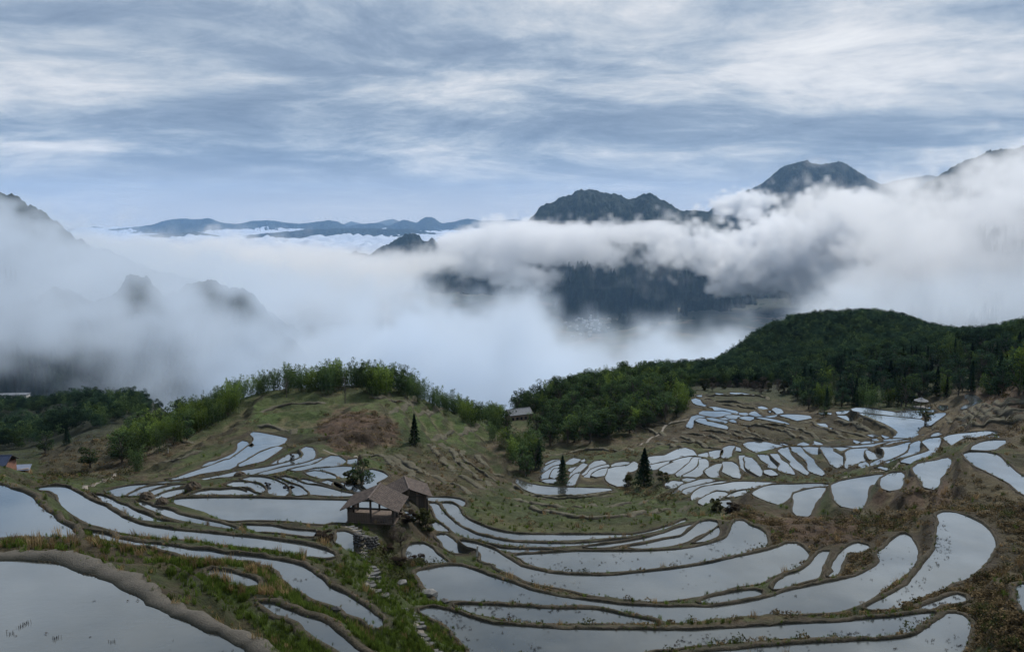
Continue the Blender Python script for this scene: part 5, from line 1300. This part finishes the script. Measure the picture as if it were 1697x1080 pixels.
p = findp(672, 832, 32.0)
hut2 = root_at('field_barn', p, math.radians(14), 'closed brown field barn with low tiled roof behind the open pavilion', 'barn')
hut2.location.y += 1.4; hut2.location.z -= 0.6
tiled_roof('roof', hut2, M_ROOFB, 5.2, 4.6, 1.35, 2.45)
for (x0, y0, x1, y1, n) in ((-2.0, -1.7, 2.0, -1.7, 17), (2.0, -1.7, 2.0, 1.7, 14), (-2.0, -1.7, -2.0, 1.7, 14)):
    for i in range(n):
        u = (i + 0.5) / n; w = math.hypot(x1 - x0, y1 - y0) / n - 0.012
        hgt = 1.45 + (0.95 * (1 - abs(x0 + (x1 - x0) * u) / 2.2) if y0 == y1 else 0)
        box('plank', hut2, M_DARKT if i % 4 else M_TIMBER, (w, 0.05, hgt + 1.6), (x0 + (x1 - x0) * u, y0 + (y1 - y0) * u, (hgt - 1.6) / 2), (0, 0, 0 if y0 == y1 else math.pi / 2))
for x in (-2.05, 2.05):
    for y in (-1.78, 1.78): box('post', hut2, M_DARKT, (0.16, 0.16, 3.2), (x, y, -0.1))
    o = box('post_cap', hut2, M_WALLP, (0.16, 0.05, 0.3), (x, -1.9, 1.15))
box('door', hut2, M_TIMBER, (0.9, 0.06, 1.5), (-0.9, -1.76, 0.55))
beam('tie_beam', hut2, M_DARKT, (-2.3, -1.8, 1.4), (2.3, -1.8, 1.4), 0.13)

def farmhouse(name, loc, rz, W, L, H, roofm, wallm, label, rise=1.6, floors=2, group=None, annex=False):
    r = root_at(name, loc, rz, label, 'house', group)
    body = box('wall', r, wallm, (W * 0.86, L * 0.86, H), (0, 0, H / 2 - 0.6))
    rf = tiled_roof('roof', r, roofm, L, W, H - 0.65, H - 0.65 + rise, 10, 16)
    rf.rotation_euler = (0, 0, math.pi / 2)
    fh = (H - 0.6) / floors
    for f in range(floors):
        n = 5
        for i in range(n):
            x = (-0.36 + 0.18 * i) * W
            w_ = box('window', r, M_TIMBER, (W * 0.10, 0.06, fh * 0.45), (x, -L * 0.43 - 0.02, f * fh + fh * 0.5 - 0.2))
            box('pane', w_, M_GLASSD, (W * 0.08, 0.04, fh * 0.36), (0, -0.04, 0))
        if f: 
            bl = box('balcony', r, M_WALLO, (W * 0.9, 0.7, 0.12), (0, -L * 0.43 - 0.35, f * fh - 0.35))
            for i in range(9): box('baluster', bl, M_WALLP, (0.10, 0.06, 0.6), ((-0.42 + 0.105 * i) * W, -0.3, 0.35))
            for i in range(4): box('post', r, M_DARKT, (0.14, 0.14, H - 0.8), ((-0.43 + 0.287 * i) * W, -L * 0.43 - 0.66, H / 2 - 0.7))
    dr = box('door', r, M_DARKT, (W * 0.12, 0.07, fh * 0.7), (W * 0.02, -L * 0.43 - 0.05, fh * 0.35 - 0.4))
    return r
q = find(860, 712)
q = Vector(atdist(859, 703, 232.0)); 
farmhouse('farmhouse', (q.x, q.y, q.z - 0.4), math.radians(24), 7.6, 5.2, 4.6, M_ROOFG, M_WALLO, 'two storey farmhouse with grey roof half hidden in trees right of the knoll', 1.3)
q = Vector(atdist(-8, 792, 150.0))
farmhouse('brick_house', (q.x, q.y, q.z + 0.2), math.radians(4), 7.0, 5.0, 3.6, M_ROOFN, M_BRICK, 'brick house with dark navy roof cut off by the left edge', 1.4)
q = Vector(atdist(37, 783, 156.0))
sh = root_at('lean_to_shed', q, math.radians(20), 'low shed with pale grey roof beside the navy roofed brick house', 'shed')
box('wall', sh, M_WALLO, (2.6, 1.8, 1.6), (0, 0, 0.2)); box('roof', sh, M_ROOFL, (3.1, 2.4, 0.08), (0, 0, 1.1), (0.22, 0.06, 0)); box('door', sh, M_DARKT, (0.7, 0.06, 1.2), (0.4, -0.94, 0.1))
# little eight sided shelter by the far big paddy
q = Vector(atdist(1526, 674, 214.0))
sh = root_at('lookout_pavilion', q, 0, 'small pale roofed lookout pavilion at the far end of the big right paddy', 'pavilion')
V = [(0, 0, 2.7), (0, 0, 3.1)]; nn = 8
for z, r_ in ((1.75, 1.9), (2.15, 1.0)):
    V += [(math.cos(i / nn * 6.283) * r_, math.sin(i / nn * 6.283) * r_, z) for i in range(nn)]
F = [(2 + i, 2 + (i + 1) % nn, 10 + (i + 1) % nn, 10 + i) for i in range(nn)] + [(10 + i, 10 + (i + 1) % nn, 0) for i in range(nn)] + [(2 + (i + 1) % nn, 2 + i, 1 - 1) for i in range(0)]
link('roof', mesh_np('roof', np.array(V), F, M_ROOFG), sh)
link('finial', mesh_np('finial', *tube([(0, 0, 2.6), (0, 0, 3.2)], np.array([0.12, 0.03]), 6), M_STONE), sh)
for i in range(6): beam('post', sh, M_TIMBER, (math.cos(i * 1.047) * 1.4, math.sin(i * 1.047) * 1.4, -0.6), (math.cos(i * 1.047) * 1.4, math.sin(i * 1.047) * 1.4, 1.9), 0.13)
box('floor', sh, M_STONE, (2.9, 2.9, 0.25), (0, 0, -0.15))
for (px, py, d, w, l, rz, lb) in ((1588, 661, 236, 7.5, 3.4, -0.12, 'long low shed with blue grey sheet roof behind the far right paddies'), (1572, 668, 226, 4.2, 3.0, 0.5, 'smaller grey roofed shed just in front of the long blue grey shed')):
    q = Vector(atdist(px, py, d)); sh = root_at('farm_shed', q, rz, lb, 'shed')
    box('wall', sh, M_DARKT, (w * 0.9, l * 0.85, 1.9), (0, 0, -0.1)); box('roof', sh, M_ROOFL, (w, l, 0.1), (0, 0, 1.05), (-0.16, 0, 0)); box('door', sh, M_TIMBER, (1.0, 0.06, 1.5), (0.6, -l * 0.43 - 0.02, 0))
q = Vector(atdist(18, 662, 620.0))
far_b = root_at('roadside_building', q, 0.1, 'long pale building dimly seen under the fog at the far left', 'building')
box('wall', far_b, M_WALLP, (26, 7, 5.0), (0, 0, 1.5)); box('roof', far_b, M_ROOFG, (27, 8, 0.5), (0, 0, 4.3))
for i in range(10): box('window', far_b, M_GLASSD, (1.3, 0.1, 1.4), (-11 + i * 2.45, -3.56, 2.2))
# village on the valley floor
vr = np.random.default_rng(5)
for i in range(34):
    px = 978 + vr.normal(0, 17); py = 540 + vr.normal(0, 9)
    x, y = onplane(px, py, 640.0)
    w, l, h = vr.uniform(11, 26), vr.uniform(9, 15), vr.uniform(6, 13)
    bm = bmesh.new(); bmesh.ops.create_cube(bm, size=1.0)
    for v in bm.verts: v.co = Vector((v.co.x * w, v.co.y * l, (v.co.z + 0.5) * h))
    top = [v for v in bm.verts if v.co.z > h * 0.9]
    a = bm.verts.new((-w / 2, 0, h + 3)); b_ = bm.verts.new((w / 2, 0, h + 3))
    vs = sorted(top, key=lambda v: (v.co.x, v.co.y))
    bm.faces.new((vs[0], vs[2], b_, a)); bm.faces.new((vs[3], vs[1], a, b_)); bm.faces.new((vs[1], vs[0], a)); bm.faces.new((vs[2], vs[3], b_))
    me = bpy.data.meshes.new('village_house'); bm.to_mesh(me); bm.free(); me.materials.append(simple('village_wall', (0.36, 0.37, 0.38)) if i == 0 else bpy.data.materials['village_wall'])
    o = link('village_house', me, None, (float(x), float(y), -644), (0, 0, float(vr.uniform(0, 3))))
    tag(o, 'tiny white house in the village on the valley floor between the clouds', 'house', 'houses of the valley village')

# ------------------------------------------------------------------ paths, walls, stones
def path_pts(seq, T=None, step=0.35):
    pts = []
    for a, b in seq:
        if T: a, b = T[0] + a / T[2], T[1] + b / T[2]
        pts.append(find(a, b))
    out = [pts[0]]
    for a, b in zip(pts, pts[1:]):
        n = max(1, int((b - a).length / step))
        for k in range(1, n + 1): out.append(a.lerp(b, k / n))
    o = np.array([tuple(v) for v in out])
    for _ in range(6): o[1:-1, :2] = (o[:-2, :2] + 2 * o[1:-1, :2] + o[2:, :2]) / 4
    return o
def drape(name, o, w, mat, lift=0.06, label=None):
    t_ = np.gradient(o[:, :2], axis=0); t_ /= np.linalg.norm(t_, axis=1)[:, None] + 1e-9
    nr2 = np.stack([-t_[:, 1], t_[:, 0]], 1); rows = []
    js = samp2(N2b, o[:, 0] * 9, o[:, 1] * 9) * 0.12 + 1
    for u in (-0.5, -0.25, 0, 0.25, 0.5):
        p2 = o[:, :2] + nr2 * (w * u * js)[:, None]
        rows.append(np.c_[p2, groundz(p2[:, 0], p2[:, 1]) + lift * (1 - 3.0 * (abs(u) > .4))])
    V = np.concatenate(rows); N = len(o); i = np.arange(N - 1)
    F = np.concatenate([np.stack([i + q * N, i + 1 + q * N, i + 1 + (q + 1) * N, i + (q + 1) * N], 1) for q in range(4)])
    return tag(link(name, mesh_np(name, V, F[:, ::-1].copy(), mat, True)), label, kind='structure')
T6 = TILES['T6']
spt = path_pts([(600, 250), (660, 275), (710, 320), (745, 352), (700, 430), (720, 480), (770, 540), (800, 580), (745, 605), (735, 645), (790, 692), (870, 742), (960, 785), (1035, 835), (1068, 890), (1080, 950), (1090, 1010), (1145, 1060), (1185, 1100)], T6)
sp_ = drape('stone_path', spt, 0.75, M_TRACK, 0.05)
slab_meshes = []
for s in range(5):
    r = np.random.default_rng(40 + s); n = 7
    an = np.sort(r.uniform(0, 6.283, n)); rad = r.uniform(0.8, 1.05, n)
    top = np.c_[np.cos(an) * rad * 0.46, np.sin(an) * rad * 0.24]
    V = np.concatenate([np.c_[top * 0.94, np.full(n, 0.07)], np.c_[top, np.full(n, 0.035)], np.c_[top, np.full(n, -0.12)]])
    F = [tuple(range(n))] + [(n + i, n + (i + 1) % n, (i + 1) % n, i) for i in range(n)] + [(2 * n + i, 2 * n + (i + 1) % n, n + (i + 1) % n, n + i) for i in range(n)]
    slab_meshes.append(mesh_np('slab', V, F, M_SLAB))
acc_, last = 0.0, spt[0]
for a, b in zip(spt, spt[1:]):
    acc_ += float(np.linalg.norm((b - a)[:2]))
    if acc_ > 0.42:
        acc_ = 0
        z = float(groundz(np.array([b[0]]), np.array([b[1]]))[0])
        link('slab', slab_meshes[int(rng.integers(5))], sp_, (b[0], b[1], z + 0.05), (float(rng.normal(0, .04)), float(rng.normal(0, .04)), math.atan2(b[1] - a[1], b[0] - a[0]) + math.pi / 2 + float(rng.normal(0, 0.12))))
drape('dirt_track', path_pts([(140, 810), (152, 803), (165, 799), (180, 793), (195, 783)]), 1.0, M_TRACK, 0.05)
drape('dirt_track', path_pts([(1060, 738), (1075, 728), (1092, 720), (1100, 708), (1112, 699), (1130, 697), (1148, 696)]), 1.0, M_TRACK, 0.05)
drape('dirt_track', path_pts([(536, 745), (545, 750), (560, 753), (575, 755), (590, 754), (597, 765)]), 0.7, M_TRACK, 0.05)
drape('dirt_track', path_pts([(1150, 798), (1200, 799), (1270, 802), (1340, 800), (1400, 790), (1450, 781), (1500, 768)]), 0.8, M_TRACK, 0.05)
def stone_mesh(seed, mat, rough=0.2):
    r = np.random.default_rng(seed); bm = bmesh.new(); bmesh.ops.create_icosphere(bm, subdivisions=1, radius=0.5)
    for v in bm.verts: v.co *= 1 + r.normal(0, rough)
    me = bpy.data.meshes.new('stone'); bm.to_mesh(me); bm.free(); me.materials.append(mat); return me
DS = [stone_mesh(60 + i, M_DSTONE, 0.12) for i in range(4)]; LS = [stone_mesh(70 + i, M_STONE, 0.14) for i in range(4)]
def stone_wall(pts, rows, sz, label, meshes, cat='wall'):
    r = link('stone_wall', None, None, pts[0]); tag(r, label, cat)
    P0 = [Vector(p) - Vector(pts[0]) for p in pts]
    for a, b in zip(P0, P0[1:]):
        n = max(1, int((b - a).length / (sz * 1.1)))
        for i in range(n):
            for k in range(rows):
                c = a.lerp(b, (i + 0.5 * (k % 2)) / n)
                o = link('stone', meshes[int(rng.integers(4))], r, (c.x + float(rng.normal(0, .03)), c.y + k * 0.04, c.z + (k - rows + 0.6) * sz * 0.62), (0, 0, float(rng.uniform(0, 6))))
                o.scale = (sz * 1.25, sz * 1.1, sz * 0.8)
w = [find(588, 904), find(596, 908), find(606, 911), find(618, 911), find(628, 908)]
stone_wall([(p.x, p.y, p.z + 1.1) for p in w], 5, 0.34, 'dry stone wall coloured dark for the shade under the path below the pavilion', DS)
w = [find(1360, 742), find(1385, 745)]
# boulders
for i, (px, py, s, lb) in enumerate(((712, 985, 1.1, 'grey boulder at the left tip of the long curved paddy below the huts'), (666, 968, 0.8, 'mossy grey rock beside the bend of the stone path'), (738, 998, 0.7, 'small dark rock at the start of the thin bund in front'), (558, 1012, 0.5, 'low stone on the grassy bank left of the stone path'))):
    q = find(px, py); o = link('boulder', stone_mesh(80 + i, M_STONE if i < 2 else M_DSTONE, 0.1), None, (q.x, q.y, q.z + 0.1), (0, 0, i)); o.scale = (s * 1.3, s, s * 0.7); tag(o, lb, 'rock')

# ------------------------------------------------------------------ single trees and bushes
SING = [('conifer_tree', 'conifer', 1067, 806, 7.2, 1.25, 'broad dark conifer, taller of the two, standing between the far terraces', 'tree', 0),
        ('conifer_tree', 'conifer', 932, 801, 5.6, 1.05, 'slim dark conifer, smaller of the two, above the left end of the crescent paddy', 'tree', 1),
        ('conifer_tree', 'conifer', 687, 735, 5.6, 1.15, 'dark conifer beside the brown bracken mound on the knoll', 'tree', 2),
        ('conifer_tree', 'slim', 893, 775, 6.0, 1.5, 'dark narrow conifer at the mouth of the gully', 'tree', 0),
        ('tall_bamboo', 'darkbamboo', 543, 652, 9.0, 0.7, 'tallest bamboo clump sticking up from the crest of the knoll', 'bamboo', 1),
        ('evergreen_bush', 'bush', 1042, 806, 2.4, 1.2, 'rounded bush at the left foot of the broad dark conifer', 'bush', 0),
        ('evergreen_bush', 'bush', 1098, 800, 2.2, 1.3, 'low bush right of the broad dark conifer', 'bush', 1),
        ('evergreen_tree', 'broad', 1533, 703, 4.2, 1.3, 'dark round tree at the right end of the big far paddy', 'tree', 0),
        ('evergreen_tree', 'broad', 599, 803, 4.0, 1.1, 'round dark green tree above the left huts between two paddies', 'tree', 1),
        ('evergreen_bush', 'bush', 584, 803, 2.0, 1.4, 'low green bush left of the round dark tree above the huts', 'bush', 2),
        ('bare_tree', 'bare', 572, 668, 6.5, 1.0, 'tall bare tree trunk standing on the flat knoll top', 'tree', 0),
        ('bare_tree', 'bare', 475, 658, 5.5, 1.0, 'short bare tree on the left part of the knoll top', 'tree', 1),
        ('dark_bush', 'purple', 538, 896, 1.2, 1.7, 'dark purplish rounded bush between two bunds left of the pavilion', 'bush', 0),
        ('dark_bush', 'purple', 693, 936, 1.1, 1.9, 'dark mound of scrub at the edge of the small round paddy', 'bush', 1),
        ('bare_bush', 'grey', 664, 905, 2.2, 1.0, 'tangled grey leafless bush below the right side of the pavilion', 'bush', 0),
        ('bare_bush', 'grey', 652, 893, 1.5, 1.1, 'twiggy grey bush against the pavilion stilts', 'bush', 1),
        ('dark_bush', 'purple', 640, 918, 1.0, 1.8, 'dark scrub on the bank beside the dry stone wall', 'bush', 0),
        ('dark_bush', 'purple', 660, 938, 1.0, 2.0, 'black green scrub above the rocky bend of the stone path', 'bush', 1),
        ('evergreen_bush', 'bush', 706, 880, 1.9, 1.2, 'small round green bush right of the pavilion', 'bush', 0),
        ('evergreen_bush', 'bush', 695, 868, 1.6, 1.6, 'olive bush on the bank behind the small round bush', 'bush', 1),
        ('dark_bush', 'purple', 676, 866, 1.4, 1.6, 'brown bush between the pavilion and the field barn', 'bush', 0),
        ('dark_bush', 'purple', 1213, 848, 1.4, 1.8, 'very dark bush in the hollow at the top of the middle curved paddies', 'bush', 1),
        ('evergreen_bush', 'bush', 1188, 846, 1.8, 1.4, 'green bush left of the dark hollow', 'bush', 2),
        ('dark_bush', 'purple', 478, 818, 1.3, 1.5, 'brown bush at the tip of a fan shaped left paddy', 'bush', 0),
        ('dark_bush', 'purple', 443, 811, 1.1, 1.1, 'small dark bush standing in the fan of left paddies', 'bush', 1),
        ('dark_bush', 'purple', 484, 764, 1.4, 0.8, 'dark clump standing in the small upper left paddy', 'bush', 1),
        ('evergreen_tree', 'broad', 840, 715, 6.5, 1.2, 'green tree just left of the grey roofed farmhouse', 'tree', 2),
        ('evergreen_tree', 'broad', 150, 775, 5.0, 1.2, 'dark tree on the brown slope beyond the left paddies', 'tree', 1),
        ('evergreen_tree', 'broad', 75, 750, 6.0, 1.0, 'yellow green tree above the navy roofed house', 'tree', 2),
        ('evergreen_tree', 'conifer', 112, 735, 5.0, 1.2, 'small pointed tree on the dim left slope', 'tree', 1),
        ('evergreen_tree', 'broad', 1365, 690, 3.0, 1.2, 'small tree by the brown bank of the upper terraces', 'tree', 2)]
for nm_, kd, px, py, h, wd_, lb, ct, vr_ in SING:
    q = find(px, py)
    tree(nm_, kd, (q.x, q.y, q.z - 0.1), h, lb, ct, None, wd_, vr_ % len(KINDS[kd]))
# straw heaps left on the bunds
for i, (px, py, w_, h_, lb) in enumerate(((320, 812, 2.0, 1.3, 'dark brown straw heap on the left bund junction'), (243, 826, 1.3, 0.8, 'low grey straw heap between narrow left paddies'), (268, 834, 1.2, 0.7, 'small straw heap at the left tip of the wide pale paddy'), (398, 788, 1.8, 0.8, 'flattened dark heap beside the diagonal left track'), (597, 768, 1.0, 1.6, 'upright bundle of straw at the end of the canal by the bracken mound'))):
    q = find(px, py); r = np.random.default_rng(90 + i)
    bm = bmesh.new(); bmesh.ops.create_uvsphere(bm, u_segments=18, v_segments=10, radius=0.5)
    for v in bm.verts:
        v.co *= 1 + r.normal(0, 0.06); v.co.z = v.co.z * (1.0 if v.co.z > 0 else 0.3)
    me = bpy.data.meshes.new('straw_heap'); bm.to_mesh(me); bm.free(); me.materials.append(M_STRAW)
    o = link('straw_heap', me, None, (q.x, q.y, q.z), (0, 0, i)); o.scale = (w_, w_ * 0.9, h_ * 1.6); tag(o, lb, 'straw heap')
# short marker posts and a water pipe seen as white specks
for px, py, lb in ((279, 752, 'white marker post on the brown slope left of the long curved paddy'), (791, 922, 'short white post at the fork of bunds right of the huts'), (702, 846, 'white post on the bank right of the field barn')):
    q = find(px, py); o = box('marker_post', None, M_WALLP, (0.14, 0.14, 1.2), (q.x, q.y, q.z + 0.45), (0, 0.03, 0.3), 0.02); tag(o, lb, 'post')

# ------------------------------------------------------------------ old terrace banks: a grassy lip above a dark earth face
M_BANK, t = mat_new('terrace_bank_earth')
tc = t.add('ShaderNodeNewGeometry'); pos = tc.outputs['Position']
a1 = t.noise(pos, 1.3, 6, 0.7); a2 = t.noise(pos, 6.0, 4, 0.7)
at = t.add('ShaderNodeAttribute', attribute_name='lip')
face = t.mix(0.5, t.ramp(a1, [(0.3, (0.018, 0.02, 0.012)), (0.7, (0.075, 0.055, 0.036))]), t.ramp(a2, [(0.3, (0.015, 0.018, 0.01)), (0.7, (0.07, 0.06, 0.035))]))
lipc = t.mix(0.4, t.ramp(a1, [(0.3, (0.045, 0.058, 0.022)), (0.55, (0.095, 0.082, 0.048)), (0.75, (0.155, 0.125, 0.082))]), t.ramp(a2, [(0.3, (0.035, 0.04, 0.018)), (0.7, (0.135, 0.11, 0.075))]))
bmp = t.add('ShaderNodeBump', ins={'Height': a2, 'Strength': 1.0, 'Distance': 0.15})
principled(t, **{'Base Color': t.mix(at.outputs['Fac'], face, lipc), 'Roughness': 0.95, 'Normal': bmp.outputs[0]})
BANKS = '''
U4 440,100 600,110 800,115 1000,110 1150,130 1220,160
U4 450,160 600,175 850,190 1050,210 1200,220
U4 640,210 800,225 900,245 1050,270 1130,300
U4 380,520 550,530 720,545 900,600 1080,640 1280,660
U4 760,510 900,545 1100,590 1300,640
U4 880,440 1050,470 1250,500 1450,550 1620,620
U4 100,620 300,670 450,650 650,650 850,680
U4 200,555 400,575 600,610 800,645 950,650
U4 1080,440 1300,455 1500,490 1697,560
U6 0,540 120,590 220,640
U6 0,480 200,520 350,590 480,650
U6 200,410 350,450 500,510 640,570 780,620
U6 600,390 760,450 900,500 1000,550
U6 860,350 1000,410 1180,480 1280,540 1300,590
U6 620,500 800,560 950,600
T3 700,515 850,530 1000,570 1180,560
T3 720,570 900,610 1000,650
T3 950,690 1100,730 1180,740
T3 1050,660 1200,690 1300,735 1400,745
T3 230,780 400,760 600,740 780,745
T2 30,490 120,462 250,437 400,432 450,440
T2 760,385 800,412 900,417 1000,427 1060,417
T2 900,500 940,470 1050,450 1170,430
T2 1080,515 1160,505 1240,462
T2 0,585 120,595 240,610 245,635
T2 1200,685 1260,650 1400,620 1500,590
T2 1130,700 1200,780 1290,870 1400,950 1520,1000
T2 850,780 950,850 1040,920 1110,970
T2 930,770 1010,840 1100,900 1250,960 1400,1030
T2 1200,700 1290,740 1340,830 1440,900 1560,980
T2 1330,740 1400,830 1500,900 1600,960
T2 1440,770 1520,850 1640,920
T2 700,770 860,790 880,860
T7 0,112 200,160 350,190 600,200 800,182 1000,142 1200,112
T7 0,62 200,110 450,135 700,112 900,72
T7 0,20 250,50 500,52 700,22
T3 0,960 30,1000 150,1045 400,1068 650,1040
U8 600,470 800,425 1000,385 1200,405 1400,400
U8 1000,280 1150,255 1400,235 1697,195
U8 780,355 1000,325 1250,335 1500,365 1697,350
U8 900,475 1100,482 1300,435 1500,435 1697,420
T1 900,805 1000,762 1100,705 1250,700
T1 1000,835 1200,805 1350,745
T1 700,800 800,760 930,700
T4 1500,480 1600,450 1697,430
T4 1450,520 1600,510 1697,500
'''
for line in BANKS.strip().splitlines():
    tok = line.split(); tl = TILES[tok[0]]
    try: o = path_pts([tuple(float(v) for v in w_.split(',')) for w_ in tok[1:]], tl, 0.6)
    except Exception: continue
    if len(o) < 4 or (np.abs(np.diff(o[:, 1])) > 9).any(): pass
    t_ = np.gradient(o[:, :2], axis=0); t_ /= np.linalg.norm(t_, axis=1)[:, None] + 1e-9
    n_ = np.stack([t_[:, 1], -t_[:, 0]], 1); n_ *= np.where((n_ * -o[:, :2]).sum(1) > 0, 1, -1)[:, None]     # towards the valley side in front
    N = len(o); s_ = np.arange(N) / (N - 1); en = np.clip(np.minimum(s_, 1 - s_) * 8, 0, 1)
    d = float(np.median(np.hypot(o[:, 0], o[:, 1])))
    hh = ((0.24 if tok[0] in ('T2', 'T1', 'T7') else 0.40) + 0.12 * samp2(N2b, o[:, 0] * 5, o[:, 1] * 5)) * (0.7 + d * 0.0022) * en + 0.02
    j = samp2(N2b, o[:, 0] * 4 + 50, o[:, 1] * 4) * 0.25
    rows, lip = [], []
    for off, k_, lp_ in ((-1.5, -0.15, 1), (-0.8, 0.75, 1), (-0.25, 1.0, 1), (0.0, 0.92, .8), (0.12, 0.5, 0), (0.3, -0.1, 0), (0.45, -0.9, 0)):
        p2 = o[:, :2] + n_ * (off + j)[:, None]
        g0 = groundz(p2[:, 0], p2[:, 1])
        rows.append(np.c_[p2, g0 + hh * k_ - (0.05 if k_ < 0 else 0)]); lip.append(np.full(N, lp_))
    V = np.concatenate(rows); i = np.arange(N - 1); Q = 7
    F = np.concatenate([np.stack([i + q * N, i + 1 + q * N, i + 1 + (q + 1) * N, i + (q + 1) * N], 1) for q in range(Q - 1)])
    tag(link('terrace_bank', mesh_np('terrace_bank', V, F, M_BANK, True, {'lip': ('FLOAT', np.concatenate(lip))})), kind='structure')
